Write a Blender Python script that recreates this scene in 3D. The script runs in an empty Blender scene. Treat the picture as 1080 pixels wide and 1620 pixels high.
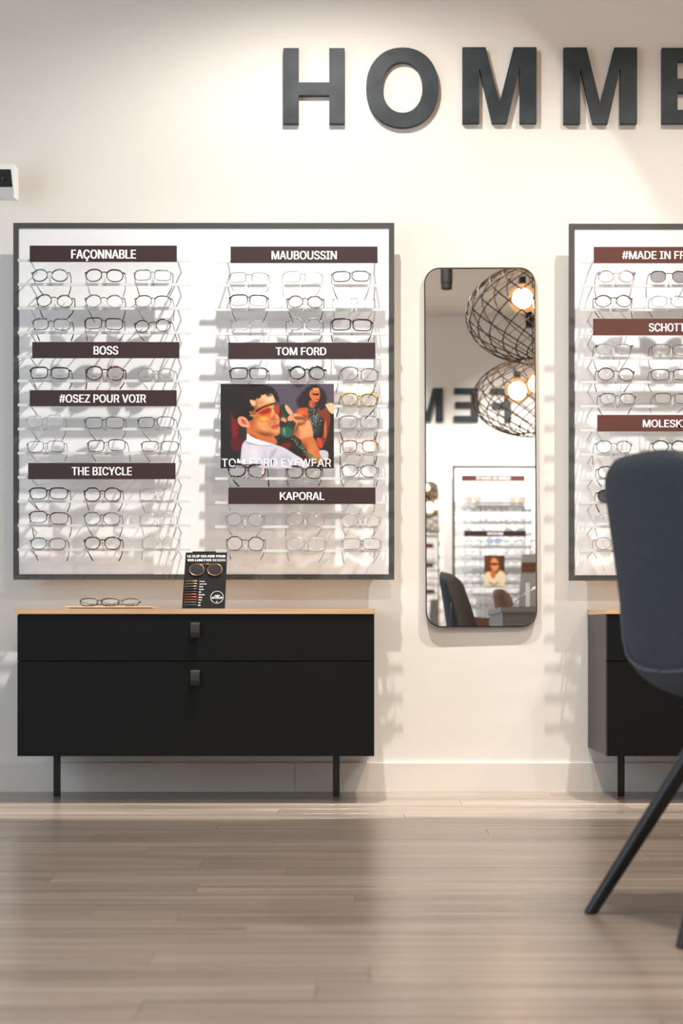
import bpy, math, random
from mathutils import Vector, Matrix
import numpy as np

random.seed(7)
S = bpy.context.scene
COL = S.collection
PI = math.pi

# ------------------------------------------------------------------ camera
F = 2475.0          # focal length in pixels of the 1080x1620 frame
CX, CY = 546.0, 995.0   # where the level viewing axis meets the frame
CAMD, CAMZ = 5.5, 0.571
cam_data = bpy.data.cameras.new('camera')
cam = bpy.data.objects.new('camera', cam_data)
COL.objects.link(cam)
cam.location = (0, -CAMD, CAMZ)
cam.rotation_euler = (PI / 2, 0, 0)
cam_data.sensor_fit = 'AUTO'
cam_data.sensor_width = 36
cam_data.lens = F / 1620 * 36
cam_data.shift_x = -(CX - 540) / 1620
cam_data.shift_y = (CY - 810) / 1620
cam_data.clip_start = 0.05
cam_data.dof.use_dof = True
cam_data.dof.focus_distance = 5.32
cam_data.dof.aperture_fstop = 3.4
S.camera = cam

# ------------------------------------------------------------------ world, exposure, large lights
S.view_settings.view_transform = 'Standard'
S.view_settings.look = 'None'
S.view_settings.gamma = 1
S.view_settings.use_curve_mapping = False
S.view_settings.exposure = 0.10
w = bpy.data.worlds.new('world')
S.world = w
w.use_nodes = True
w.node_tree.nodes['Background'].inputs[0].default_value = (0.62, 0.74, 1.0, 1)
w.node_tree.nodes['Background'].inputs[1].default_value = 1.0


def area(name, loc, rot, sx, sy, power, color, spread=PI):
    d = bpy.data.lights.new(name, 'AREA')
    d.shape = 'RECTANGLE'
    d.size, d.size_y, d.energy, d.color, d.spread = sx, sy, power, color, spread
    o = bpy.data.objects.new(name, d)
    COL.objects.link(o)
    o.location, o.rotation_euler = loc, rot
    return o


# daylight through the shop window in the left wall
area('window_daylight', (-3.12, -3.3, 1.5), (0, -PI / 2, 0), 2.3, 4.0, 70, (0.68, 0.85, 1.0))


def wall_spot(x, y, z, power, aim, beam, beam_pow, cone=90.0, blend=0.25, floor_level=0.06, color=(1.0, 0.95, 0.875), radius=0.018, fade=(-2.0, -1.5)):
    """ceiling spot; aim = centre of the cut-off cone, beam = hottest direction (beam profile)"""
    d = bpy.data.lights.new('spot_lamp', 'SPOT')
    d.energy = power
    d.spot_size = math.radians(cone)
    d.spot_blend = blend
    d.shadow_soft_size = radius
    d.color = color
    o = bpy.data.objects.new('spot_lamp', d)
    COL.objects.link(o)
    o.location = (x, y, z)
    q = Vector(aim).normalized().to_track_quat('-Z', 'Y')
    o.rotation_euler = q.to_euler()
    bl = q.inverted() @ Vector(beam).normalized()
    d.use_nodes = True
    nt = d.node_tree
    em = nt.nodes['Emission']
    tc = nt.nodes.new('ShaderNodeTexCoord')
    dot = nt.nodes.new('ShaderNodeVectorMath'); dot.operation = 'DOT_PRODUCT'
    nrm = nt.nodes.new('ShaderNodeVectorMath'); nrm.operation = 'NORMALIZE'
    # the lens spreads the beam sideways: halve the sideways part of the direction
    wx = q.inverted() @ Vector((1, 0, 0))
    dx = nt.nodes.new('ShaderNodeVectorMath'); dx.operation = 'DOT_PRODUCT'; dx.inputs[1].default_value = tuple(wx)
    nt.links.new(tc.outputs['Normal'], dx.inputs[0])
    sx = nt.nodes.new('ShaderNodeVectorMath'); sx.operation = 'SCALE'; sx.inputs[0].default_value = tuple(wx * -.5)
    nt.links.new(dx.outputs['Value'], sx.inputs['Scale'])
    sm_ = nt.nodes.new('ShaderNodeVectorMath'); sm_.operation = 'ADD'
    nt.links.new(tc.outputs['Normal'], sm_.inputs[0]); nt.links.new(sx.outputs[0], sm_.inputs[1])
    nt.links.new(sm_.outputs[0], nrm.inputs[0])
    nt.links.new(nrm.outputs[0], dot.inputs[0])
    dot.inputs[1].default_value = tuple(bl)
    mx = nt.nodes.new('ShaderNodeMath'); mx.operation = 'MAXIMUM'; mx.inputs[1].default_value = 0.0
    nt.links.new(dot.outputs['Value'], mx.inputs[0])
    pw = nt.nodes.new('ShaderNodeMath'); pw.operation = 'POWER'; pw.inputs[1].default_value = beam_pow
    nt.links.new(mx.outputs[0], pw.inputs[0])
    ad = nt.nodes.new('ShaderNodeMath'); ad.operation = 'ADD'; ad.inputs[1].default_value = floor_level
    nt.links.new(pw.outputs[0], ad.inputs[0])
    # the recessed reflector fades the light towards the horizontal
    dn = nt.nodes.new('ShaderNodeVectorMath'); dn.operation = 'DOT_PRODUCT'
    dn.inputs[1].default_value = tuple(q.inverted() @ Vector((0, 0, -1)))
    nt.links.new(tc.outputs['Normal'], dn.inputs[0])
    fd = nt.nodes.new('ShaderNodeMapRange'); fd.interpolation_type = 'SMOOTHSTEP'
    fd.inputs['From Min'].default_value, fd.inputs['From Max'].default_value = fade
    nt.links.new(dn.outputs['Value'], fd.inputs['Value'])
    ml = nt.nodes.new('ShaderNodeMath'); ml.operation = 'MULTIPLY'
    nt.links.new(ad.outputs[0], ml.inputs[0]); nt.links.new(fd.outputs[0], ml.inputs[1])
    nt.links.new(ml.outputs[0], em.inputs['Strength'])
    return o


YL, ZL = 0.86, 2.94
AW = math.radians(50)
WASH = (math.sin(AW), -math.cos(AW))
SPOTS = [(-0.06, -YL, ZL, (-0.10, *WASH), (-.18, .10, -1), 390, (.12, .55)),
         (1.12, -YL, ZL, (-0.02, *WASH), (.04, .10, -1), 290, (.36, .74))]
for (x, y, z, aim, beam, pw_, fade_) in SPOTS:
    wall_spot(x, y, z, pw_, aim, beam, 13, cone=100, blend=.06, floor_level=.14, fade=fade_)
wall_spot(2.3, -YL, ZL, 130, (0.0, *WASH), (0, .1, -1), 14, cone=100, blend=.06, fade=(.3, .7))
# two wide spots over the middle of the shop floor
for x in (0.5, 2.1):
    wall_spot(x, -2.9, ZL, 92, (0, .12, -1), (0, .12, -1), 1.5, cone=140, blend=.6, floor_level=.3, radius=.05)
# the same kind of spots wash the wall across the room
BACKY = -7.06
for x in (0.35, 1.5):
    wall_spot(x, BACKY + 0.8, ZL, 420, (0, -math.sin(.75), -math.cos(.75)), (0, -0.24, -1), 6, blend=1.0, cone=84)

# ------------------------------------------------------------------ helpers: materials


def new_mat(name):
    m = bpy.data.materials.new(name)
    m.use_nodes = True
    return m, m.node_tree, m.node_tree.nodes['Principled BSDF']


def mat(name, col, rough=0.5, metal=0.0, var=0.0, vscale=8.0, bump=0.0, bscale=120.0, spec=0.5, emis=None, estr=0.0, coat=0.0):
    m, nt, p = new_mat(name)
    p.inputs['Base Color'].default_value = (*col, 1)
    p.inputs['Roughness'].default_value = rough
    p.inputs['Metallic'].default_value = metal
    p.inputs['Specular IOR Level'].default_value = spec
    p.inputs['Coat Weight'].default_value = coat
    tc = nt.nodes.new('ShaderNodeTexCoord')
    if var:
        n = nt.nodes.new('ShaderNodeTexNoise'); n.inputs['Scale'].default_value = vscale
        n.inputs['Detail'].default_value = 4
        nt.links.new(tc.outputs['Object'], n.inputs['Vector'])
        r = nt.nodes.new('ShaderNodeMapRange')
        r.inputs['To Min'].default_value = 1 - var; r.inputs['To Max'].default_value = 1 + var
        r.inputs['From Min'].default_value = .3; r.inputs['From Max'].default_value = .7
        nt.links.new(n.outputs['Fac'], r.inputs['Value'])
        mul = nt.nodes.new('ShaderNodeVectorMath'); mul.operation = 'SCALE'
        mul.inputs[0].default_value = col
        nt.links.new(r.outputs[0], mul.inputs['Scale'])
        nt.links.new(mul.outputs[0], p.inputs['Base Color'])
    if bump:
        n = nt.nodes.new('ShaderNodeTexNoise'); n.inputs['Scale'].default_value = bscale
        n.inputs['Detail'].default_value = 3
        nt.links.new(tc.outputs['Object'], n.inputs['Vector'])
        b = nt.nodes.new('ShaderNodeBump'); b.inputs['Strength'].default_value = bump
        b.inputs['Distance'].default_value = 0.002
        nt.links.new(n.outputs['Fac'], b.inputs['Height'])
        nt.links.new(b.outputs[0], p.inputs['Normal'])
    if emis:
        p.inputs['Emission Color'].default_value = (*emis, 1)
        p.inputs['Emission Strength'].default_value = estr
    return m


def two_tone(name, c1, c2, scale=120, rough=0.25, lo=.45, hi=.55):
    m, nt, p = new_mat(name)
    tc = nt.nodes.new('ShaderNodeTexCoord')
    n = nt.nodes.new('ShaderNodeTexNoise'); n.inputs['Scale'].default_value = scale
    n.inputs['Detail'].default_value = 2
    nt.links.new(tc.outputs['Object'], n.inputs['Vector'])
    r = nt.nodes.new('ShaderNodeValToRGB')
    r.color_ramp.elements[0].position = lo; r.color_ramp.elements[0].color = (*c1, 1)
    r.color_ramp.elements[1].position = hi; r.color_ramp.elements[1].color = (*c2, 1)
    nt.links.new(n.outputs['Fac'], r.inputs[0])
    nt.links.new(r.outputs[0], p.inputs['Base Color'])
    p.inputs['Roughness'].default_value = rough
    return m


def clear(name, transp, col=(1, 1, 1), diff=(.9, .92, .92), gloss=0.08, tint=(1, 1, 1), rough=.03):
    """see-through plastic or glass: transparent + a little diffuse + gloss"""
    m = bpy.data.materials.new(name); m.use_nodes = True
    nt = m.node_tree
    nt.nodes.clear()
    out = nt.nodes.new('ShaderNodeOutputMaterial')
    t = nt.nodes.new('ShaderNodeBsdfTransparent'); t.inputs[0].default_value = (*tint, 1)
    d = nt.nodes.new('ShaderNodeBsdfDiffuse'); d.inputs[0].default_value = (*diff, 1)
    g = nt.nodes.new('ShaderNodeBsdfGlossy'); g.inputs['Roughness'].default_value = rough
    m1 = nt.nodes.new('ShaderNodeMixShader'); m1.inputs[0].default_value = transp
    nt.links.new(d.outputs[0], m1.inputs[1]); nt.links.new(t.outputs[0], m1.inputs[2])
    fr = nt.nodes.new('ShaderNodeFresnel'); fr.inputs[0].default_value = 1.45
    mul = nt.nodes.new('ShaderNodeMath'); mul.operation = 'MULTIPLY'; mul.inputs[1].default_value = gloss / 0.04
    mul.use_clamp = True
    nt.links.new(fr.outputs[0], mul.inputs[0])
    m2 = nt.nodes.new('ShaderNodeMixShader')
    nt.links.new(mul.outputs[0], m2.inputs[0])
    nt.links.new(m1.outputs[0], m2.inputs[1]); nt.links.new(g.outputs[0], m2.inputs[2])
    nt.links.new(m2.outputs[0], out.inputs[0])
    return m


def wood(name, c1, c2, sx=2.0, sy=45.0, rough=0.4, perobj=False, axis='X', var=0.12):
    m, nt, p = new_mat(name)
    tc = nt.nodes.new('ShaderNodeTexCoord')
    mp = nt.nodes.new('ShaderNodeMapping')
    sc = {'X': (sx, sy, sy), 'Y': (sy, sx, sy), 'Z': (sy, sy, sx)}[axis]
    mp.inputs['Scale'].default_value = sc
    nt.links.new(tc.outputs['Object'], mp.inputs[0])
    n = nt.nodes.new('ShaderNodeTexNoise'); n.noise_dimensions = '4D'
    n.inputs['Scale'].default_value = 1.0; n.inputs['Detail'].default_value = 6; n.inputs['Roughness'].default_value = .6
    nt.links.new(mp.outputs[0], n.inputs['Vector'])
    if perobj:
        oi = nt.nodes.new('ShaderNodeObjectInfo')
        k = nt.nodes.new('ShaderNodeMath'); k.operation = 'MULTIPLY'; k.inputs[1].default_value = 50
        nt.links.new(oi.outputs['Random'], k.inputs[0]); nt.links.new(k.outputs[0], n.inputs['W'])
    r = nt.nodes.new('ShaderNodeValToRGB')
    r.color_ramp.elements[0].position = .32; r.color_ramp.elements[0].color = (*c1, 1)
    r.color_ramp.elements[1].position = .68; r.color_ramp.elements[1].color = (*c2, 1)
    nt.links.new(n.outputs['Fac'], r.inputs[0])
    last = r.outputs[0]
    if perobj:
        mr = nt.nodes.new('ShaderNodeMapRange')
        mr.inputs['To Min'].default_value = 1 - var; mr.inputs['To Max'].default_value = 1 + var
        nt.links.new(oi.outputs['Random'], mr.inputs['Value'])
        sc_ = nt.nodes.new('ShaderNodeVectorMath'); sc_.operation = 'SCALE'
        nt.links.new(last, sc_.inputs[0]); nt.links.new(mr.outputs[0], sc_.inputs['Scale'])
        last = sc_.outputs[0]
    nt.links.new(last, p.inputs['Base Color'])
    p.inputs['Roughness'].default_value = rough
    b = nt.nodes.new('ShaderNodeBump'); b.inputs['Strength'].default_value = .12; b.inputs['Distance'].default_value = .001
    nt.links.new(n.outputs['Fac'], b.inputs['Height']); nt.links.new(b.outputs[0], p.inputs['Normal'])
    return m


M = {}
M['wall'] = mat('wall_paint', (.79, .765, .725), .85, bump=.05, bscale=300)
M['ceiling'] = mat('ceiling_paint', (.78, .70, .62), .9)
M['skirting'] = mat('baseboard_paint', (.78, .735, .68), .45)
M['floor_gap'] = mat('floor_joint', (.17, .135, .11), .6)
M['plank'] = wood('floor_plank', (.225, .178, .142), (.43, .355, .295), 1.3, 34, .25, True, var=.13)
M['letter'] = mat('letter_paint', (.028, .038, .045), .5, spec=.3, var=.35, vscale=14, bump=.1, bscale=200)
M['frame_grey'] = mat('board_frame', (.058, .061, .061), .42, var=.06, vscale=5)
M['board'] = mat('board_white', (.80, .81, .825), .5)
M['sign'] = mat('sign_maroon', (.034, .019, .020), .45, spec=.35, var=.12, vscale=300)
M['sign_red'] = mat('sign_russet', (.088, .030, .024), .45, spec=.35, var=.12, vscale=300)
M['white'] = mat('print_white', (.93, .93, .93), .6)
M['acrylic'] = clear('acrylic', .30, diff=(.68, .72, .73), gloss=.04)
M['bracket'] = clear('bracket_plastic', .35, diff=(.80, .83, .83), gloss=.02, rough=.3)
M['peg'] = clear('clear_plastic', .55, diff=(.92, .93, .93), gloss=.08)
M['lens'] = clear('demo_lens', .95, diff=(.9, .92, .93), gloss=.035, rough=.0)
M['lens_dark'] = clear('sun_lens', .04, diff=(.035, .035, .042), gloss=.04)
M['lens_brown'] = clear('brown_sun_lens', .25, diff=(.35, .17, .06), gloss=.05)
M['lens_blue'] = clear('blue_sun_lens', .3, diff=(.12, .18, .38), gloss=.05)
M['black'] = mat('cabinet_black', (.0050, .0056, .0060), .45, bump=.08, bscale=500, spec=.18)
M['cab_side'] = mat('cabinet_side_black', (.010, .0102, .010), .38, bump=.06, bscale=500, spec=.3)
M['leather'] = mat('leather_pull', (.007, .008, .009), .38, bump=.3, bscale=260, spec=.35)
M['metal_black'] = mat('metal_black', (.010, .0095, .009), .32)
M['oak'] = wood('oak_top', (.50, .30, .155), (.70, .47, .28), 3, 240, .45)
M['tray'] = wood('tray_wood', (.62, .43, .28), (.78, .60, .44), 3, 120, .5)
M['card'] = mat('card_black', (.008, .009, .0095), .45, spec=.25)
M['gold'] = mat('gold_wire', (.75, .44, .18), .25, 1.0)
M['mirror'] = mat('mirror_silver', (.93, .93, .92), .0, 1.0)
M['mframe'] = mat('mirror_frame', (.02, .02, .022), .22, .6)
M['felt'] = mat('chair_felt', (.050, .058, .066), .85, spec=.3, var=.10, vscale=60, bump=.5, bscale=420)
M['felt_in'] = mat('chair_felt_inner', (.060, .055, .048), .85, var=.10, vscale=60, bump=.4, bscale=420)
M['piping'] = mat('chair_piping', (.10, .108, .115), .75)
M['legmat'] = mat('chair_leg_black', (.011, .013, .015), .36)
M['brown'] = mat('brown_leather', (.13, .05, .018), .5, bump=.3, bscale=150)
M['wire'] = mat('pendant_wire', (.022, .014, .009), .6)
M['cam_white'] = mat('camera_white', (.85, .86, .86), .35)
M['cam_black'] = mat('camera_black', (.008, .008, .009), .12)
M['cam_grey'] = mat('camera_grey', (.50, .51, .51), .45)
M['desk'] = wood('desk_grey_wood', (.17, .16, .155), (.27, .25, .245), 3, 60, .5)
M['panel_grey'] = mat('panel_grey', (.33, .32, .31), .5)
M['spot_black'] = mat('spot_black', (.006, .006, .006), .6, spec=.2)
M['steel'] = mat('steel', (.5, .5, .5), .25, 1.0)
M['red'] = mat('swatch_red', (.65, .02, .01), .35)
M['glow'] = mat('bulb_glow', (1, .6, .3), .4, emis=(1.0, .70, .40), estr=45)
M['bulbglass'] = None


def bulb_glass():
    m = bpy.data.materials.new('bulb_glass'); m.use_nodes = True
    nt = m.node_tree; nt.nodes.clear()
    out = nt.nodes.new('ShaderNodeOutputMaterial')
    t = nt.nodes.new('ShaderNodeBsdfTransparent'); t.inputs[0].default_value = (1, .93, .82, 1)
    e = nt.nodes.new('ShaderNodeEmission'); e.inputs[0].default_value = (1, .52, .22, 1); e.inputs[1].default_value = 1.0
    mx = nt.nodes.new('ShaderNodeMixShader'); mx.inputs[0].default_value = .55
    nt.links.new(t.outputs[0], mx.inputs[1]); nt.links.new(e.outputs[0], mx.inputs[2]); nt.links.new(mx.outputs[0], out.inputs[0])
    return m


M['bulbglass'] = bulb_glass()
# spectacle frame materials
FR = {
    'black': mat('frame_black', (.010, .011, .013), .22),
    'bluegrey': two_tone('frame_blue_grey', (.035, .055, .075), (.14, .19, .23)),
    'paleblue': two_tone('frame_pale_blue', (.12, .17, .23), (.28, .34, .40)),
    'olive': two_tone('frame_olive', (.045, .065, .018), (.16, .19, .08)),
    'slate': two_tone('frame_slate', (.05, .07, .085), (.17, .21, .24)),
    'tortoise': two_tone('frame_tortoise', (.008, .005, .004), (.24, .085, .014), 140, lo=.48, hi=.62),
    'brown': two_tone('frame_brown', (.018, .008, .005), (.16, .05, .02), 110),
    'amber': two_tone('frame_amber', (.16, .08, .006), (.52, .34, .05), 130),
    'cognac': two_tone('frame_cognac', (.12, .035, .008), (.42, .17, .06), 130),
    'crystal': clear('frame_crystal', .40, diff=(.62, .64, .64), gloss=.10),
    'crystalgrey': clear('frame_crystal_grey', .35, diff=(.30, .33, .35), gloss=.10),
    'silver': mat('frame_silver', (.42, .43, .44), .25, .85),
    'gun': mat('frame_gunmetal', (.09, .092, .095), .28, .7),
    'bluemetal': mat('frame_blue_metal', (.035, .06, .10), .3, .6),
    'rose': mat('frame_rose_metal', (.42, .24, .20), .28, .8),
    'navy': mat('frame_navy', (.010, .018, .036), .22),
    'taupe': two_tone('frame_taupe', (.11, .075, .06), (.25, .19, .165)),
    'orange': two_tone('temple_orange', (.45, .14, .01), (.75, .30, .03), 160),
    'grey': mat('frame_grey', (.10, .11, .12), .3),
}

# ------------------------------------------------------------------ helpers: geometry


class MB:
    def __init__(s):
        s.v = []; s.f = []; s.mi = []; s.cur = 0

    def add(s, vs, fs):
        n = len(s.v)
        s.v += [tuple(p) for p in vs]
        s.f += [tuple(i + n for i in q) for q in fs]
        s.mi += [s.cur] * len(fs)

    def box(s, x0, x1, y0, y1, z0, z1, bev=0.0):
        if bev <= 0:
            vs = [(x, y, z) for x in (x0, x1) for y in (y0, y1) for z in (z0, z1)]
            s.add(vs, [(0, 1, 3, 2), (4, 6, 7, 5), (0, 4, 5, 1), (2, 3, 7, 6), (0, 2, 6, 4), (1, 5, 7, 3)])
        else:
            pts = []
            for cx, cz, a0 in ((x1 - bev, z1 - bev, 0), (x0 + bev, z1 - bev, 90), (x0 + bev, z0 + bev, 180), (x1 - bev, z0 + bev, 270)):
                for k in range(3):
                    a = math.radians(a0 + 45 * k)
                    pts.append((cx + bev * math.cos(a), cz + bev * math.sin(a)))
            s.prism(pts, y0, y1)

    def prism(s, pts, y0, y1):
        """outline in x,z extruded along y"""
        n = len(pts)
        vs = [(p[0], y0, p[1]) for p in pts] + [(p[0], y1, p[1]) for p in pts]
        fs = [tuple(range(n)), tuple(range(2 * n - 1, n - 1, -1))]
        fs += [(i, i + n, (i + 1) % n + n, (i + 1) % n) for i in range(n)]
        s.add(vs, fs)

    def tube(s, path, r, seg=6, closed=False, rz=None, up=Vector((0, 1, 0))):
        """tube along a path; r a number or a list; rz = second radius across"""
        P = [Vector(p) for p in path]
        n = len(P)
        base = len(s.v)
        vs = []
        for i in range(n):
            if closed:
                t = P[(i + 1) % n] - P[i - 1]
            else:
                t = P[min(i + 1, n - 1)] - P[max(i - 1, 0)]
            t.normalize()
            a = t.cross(up)
            if a.length < 1e-4:
                a = t.cross(Vector((1, 0, 0)))
            a.normalize(); b = t.cross(a).normalized()
            ri = r[i] if isinstance(r, (list, tuple)) else r
            rb = ri if rz is None else (rz[i] if isinstance(rz, (list, tuple)) else rz)
            for k in range(seg):
                th = 2 * PI * (k + .5) / seg
                vs.append(P[i] + a * (ri * math.cos(th)) + b * (rb * math.sin(th)))
        fs = []
        m = n if closed else n - 1
        for i in range(m):
            j = (i + 1) % n
            for k in range(seg):
                l = (k + 1) % seg
                fs.append((i * seg + k, i * seg + l, j * seg + l, j * seg + k))
        if not closed:
            fs.append(tuple(range(seg - 1, -1, -1)))
            fs.append(tuple((n - 1) * seg + k for k in range(seg)))
        s.add(vs, fs)

    def lathe(s, prof, c, axis='z', seg=20):
        """prof: list of (radius, height)"""
        vs = []; fs = []
        for (r, h) in prof:
            for k in range(seg):
                a = 2 * PI * k / seg
                p = (r * math.cos(a), r * math.sin(a), h)
                if axis == 'y':
                    p = (p[0], h, p[1])
                vs.append((c[0] + p[0], c[1] + p[1], c[2] + p[2]))
        for i in range(len(prof) - 1):
            for k in range(seg):
                l = (k + 1) % seg
                fs.append((i * seg + k, i * seg + l, (i + 1) * seg + l, (i + 1) * seg + k))
        fs.append(tuple(range(seg - 1, -1, -1)))
        fs.append(tuple((len(prof) - 1) * seg + k for k in range(seg)))
        s.add(vs, fs)

    def fan(s, pts, c):
        n = len(pts)
        s.add(list(pts) + [c], [(i, (i + 1) % n, n) for i in range(n)])

    def build(s, name, mats, parent=None, smooth=False, kind=None, loc=None):
        me = bpy.data.meshes.new(name)
        me.from_pydata(s.v, [], s.f)
        if not isinstance(mats, (list, tuple)):
            mats = [mats]
        for m in mats:
            me.materials.append(m)
        if len(mats) > 1:
            me.polygons.foreach_set('material_index', s.mi)
        if smooth:
            me.polygons.foreach_set('use_smooth', [True] * len(me.polygons))
        me.update()
        import bmesh
        bm = bmesh.new(); bm.from_mesh(me)
        bmesh.ops.recalc_face_normals(bm, faces=bm.faces)
        bm.to_mesh(me); bm.free()
        o = bpy.data.objects.new(name, me)
        COL.objects.link(o)
        if parent:
            o.parent = parent
        if kind:
            o['kind'] = kind
        if loc:
            o.location = loc
        return o


def empty(name, loc=(0, 0, 0), rz=0.0):
    o = bpy.data.objects.new(name, None)
    o.empty_display_size = .05
    COL.objects.link(o)
    o.location = loc
    o.rotation_euler = (0, 0, rz)
    return o


def tag(o, label, cat, group=None):
    o['label'] = label
    o['category'] = cat
    if group:
        o['group'] = group
    return o


def struct(o):
    o['kind'] = 'structure'
    return o


def P(px, py, p):
    """pixel of the photograph + distance out from the front wall -> world point"""
    d = CAMD - p
    return Vector(((px - CX) * d / F, -p, CAMZ + (CY - py) * d / F))


def PX(px, p): return P(px, 0, p).x
def PZ(py, p): return P(0, py, p).z


import os
try:
    FONT = bpy.data.fonts.load(os.path.join(bpy.utils.system_resource('DATAFILES'), 'fonts', 'Inter.woff2'))
except Exception:
    FONT = None


def text_mesh(s, width, height, bold=0.0, depth=0.0006, spacing=1.0):
    """flat lettering as (verts, faces) fitted to width x height, origin bottom-left, in x,z facing -y"""
    c = bpy.data.curves.new('txt', 'FONT')
    c.body = s
    if FONT:
        c.font = FONT
    c.size = 1.0
    c.offset = bold
    c.resolution_u = 3
    c.space_character = spacing
    o = bpy.data.objects.new('txt', c)
    COL.objects.link(o)
    dg = bpy.context.evaluated_depsgraph_get()
    me = bpy.data.meshes.new_from_object(o.evaluated_get(dg))
    v = np.array([tuple(x.co) for x in me.vertices])
    f = [tuple(p.vertices) for p in me.polygons]
    bpy.data.objects.remove(o); bpy.data.curves.remove(c); bpy.data.meshes.remove(me)
    mn = v.min(0); mx = v.max(0)
    v = (v - mn) / np.maximum(mx - mn, 1e-6)
    return [(a[0] * width, 0.0, a[1] * height) for a in v], f


def add_text(mb, s, x, z, y, width, height, bold=0.02, flip=1):
    k_ = height * bold * 1.6
    vs, fs = text_mesh(s, width - 2 * k_, height, 0)
    for q, dx in enumerate((0, k_, 2 * k_)):
        mb.add([(x + dx + a[0], y - .00004 * q, z + a[2]) for a in vs], fs)


# ------------------------------------------------------------------ room shell
XL, XR, ZC = -3.2, 4.0, 3.2
b = MB(); b.box(XL - .15, XR + .15, 0, .15, 0, ZC); struct(b.build('wall_front', M['wall']))
b = MB(); b.box(XL - .15, XR + .15, BACKY - .15, BACKY, 0, ZC); struct(b.build('wall_back', M['wall']))
b = MB(); b.box(XR, XR + .15, BACKY, 0, 0, ZC); struct(b.build('wall_right', M['wall']))
wy0, wy1, wz0, wz1 = -5.4, -1.2, .3, 2.7
b = MB()
b.box(XL - .15, XL, BACKY, wy0, 0, ZC); b.box(XL - .15, XL, wy1, 0, 0, ZC)
b.box(XL - .15, XL, wy0, wy1, 0, wz0); b.box(XL - .15, XL, wy0, wy1, wz1, ZC)
struct(b.build('wall_left', M['wall']))
win = empty('window_1', (XL - .07, (wy0 + wy1) / 2, wz0)); struct(win)
hy = (wy1 - wy0) / 2
b = MB()
b.box(-.03, .03, -hy, -hy + .06, 0, wz1 - wz0); b.box(-.03, .03, hy - .06, hy, 0, wz1 - wz0)
b.box(-.03, .03, -hy + .06, hy - .06, 0, .06); b.box(-.03, .03, -hy + .06, hy - .06, wz1 - wz0 - .06, wz1 - wz0)
b.box(-.03, .03, -.03, .03, .06, wz1 - wz0 - .06)
b.build('window_frame', M['metal_black'], win)
for s_ in (-1, 1):
    b = MB(); b.box(-.004, .004, min(s_ * .03, s_ * (hy - .06)), max(s_ * .03, s_ * (hy - .06)), .06, wz1 - wz0 - .06)
    b.build('pane', M['lens'], win)
b = MB(); b.box(XL - .15, XR + .15, BACKY - .15, .15, ZC, ZC + .12); struct(b.build('ceiling', M['ceiling']))

# floor: slab plus individual planks laid along x
b = MB(); b.box(XL - .15, XR + .15, BACKY - .15, .15, -.12, -.004)
floor = struct(b.build('floor', M['floor_gap']))
PW = .1215
ROW0 = 4.11           # a seam measured in the photograph, as distance from the camera
known = {4.11: (235, 1344), 3.745: (452, 1379), 3.5025: (311, 1407), 3.2595: (150, 1438), 3.0165: (386, 1476), 2.7735: (233, 1526), 2.5305: (498, 1577)}
known_rows = {round((ROW0 - k) / PW): (v[0] - CX) * (F * CAMZ / (v[1] - CY)) / F for k, v in known.items()}
LP = 1.62
plank_mesh = {}


def plank(x0, x1, y0, y1):
    L, Wd = round(x1 - x0, 4), round(y1 - y0, 4)
    key = (L, Wd)
    if key not in plank_mesh:
        mb = MB(); g = .0004; c = .0007
        hx, hw = L / 2 - g, Wd / 2 - g
        mb.add([(-hx, -hw, -.004), (hx, -hw, -.004), (hx, hw, -.004), (-hx, hw, -.004),
                (-hx, -hw, -c), (hx, -hw, -c), (hx, hw, -c), (-hx, hw, -c),
                (-hx + c, -hw + c, 0), (hx - c, -hw + c, 0), (hx - c, hw - c, 0), (-hx + c, hw - c, 0)],
               [(0, 1, 5, 4), (1, 2, 6, 5), (2, 3, 7, 6), (3, 0, 4, 7), (4, 5, 9, 8), (5, 6, 10, 9), (6, 7, 11, 10), (7, 4, 8, 11), (8, 9, 10, 11)])
        o = mb.build('plank', M['plank'], floor)
        plank_mesh[key] = o.data
    else:
        o = bpy.data.objects.new('plank', plank_mesh[key]); COL.objects.link(o); o.parent = floor
    o.location = ((x0 + x1) / 2, (y0 + y1) / 2, 0)


rng = random.Random(3)
k0 = -int((CAMD - ROW0) / PW) - 1
k1 = int((ROW0 + (-BACKY - CAMD)) / PW) + 2
offs = [0, .58, 1.13, .31, .87, 1.4]
for k in range(k0, k1):
    ya = -CAMD + ROW0 - k * PW            # far edge
    yb = ya - PW
    ya = min(ya, 0.0); yb = max(yb, BACKY)
    if ya - yb < .01:
        continue
    if k in known_rows:
        st = known_rows[k]
    else:
        st = offs[k % 6] + .0 + (k * .37 % .2)
    st = st - math.ceil((st - XL) / LP) * LP
    x = st
    while x < XR:
        a, c_ = max(x, XL), min(x + LP, XR)
        if c_ - a > .03:
            plank(a, c_, yb, ya)
        x += LP

# baseboards
bz = PZ(1206, .012)
bb = MB(); bb.box(XL, XR, -.004, 0, 0, bz - .002)
base = struct(bb.build('baseboard_front', M['skirting']))
jx = PX(466, .012)
for a, c_ in ((XL, jx - .0008), (jx + .0008, XR)):
    mb = MB()
    mb.add([(a, -.012, 0), (c_, -.012, 0), (c_, -.012, bz - .003), (a, -.012, bz - .003), (c_, -.009, bz), (a, -.009, bz), (c_, -.0005, bz), (a, -.0005, bz), (a, -.0005, 0), (c_, -.0005, 0)],
           [(0, 1, 2, 3), (3, 2, 4, 5), (5, 4, 6, 7), (0, 3, 5, 7, 8), (1, 9, 6, 4, 2), (8, 9, 1, 0), (7, 6, 9, 8)])
    mb.build('board', M['skirting'], base)
b = MB(); b.box(XL, XR, BACKY, BACKY + .012, 0, bz); struct(b.build('baseboard_back', M['skirting']))
b = MB(); b.box(XR - .012, XR, BACKY + .013, -.013, 0, bz); struct(b.build('baseboard_right', M['skirting']))
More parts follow.
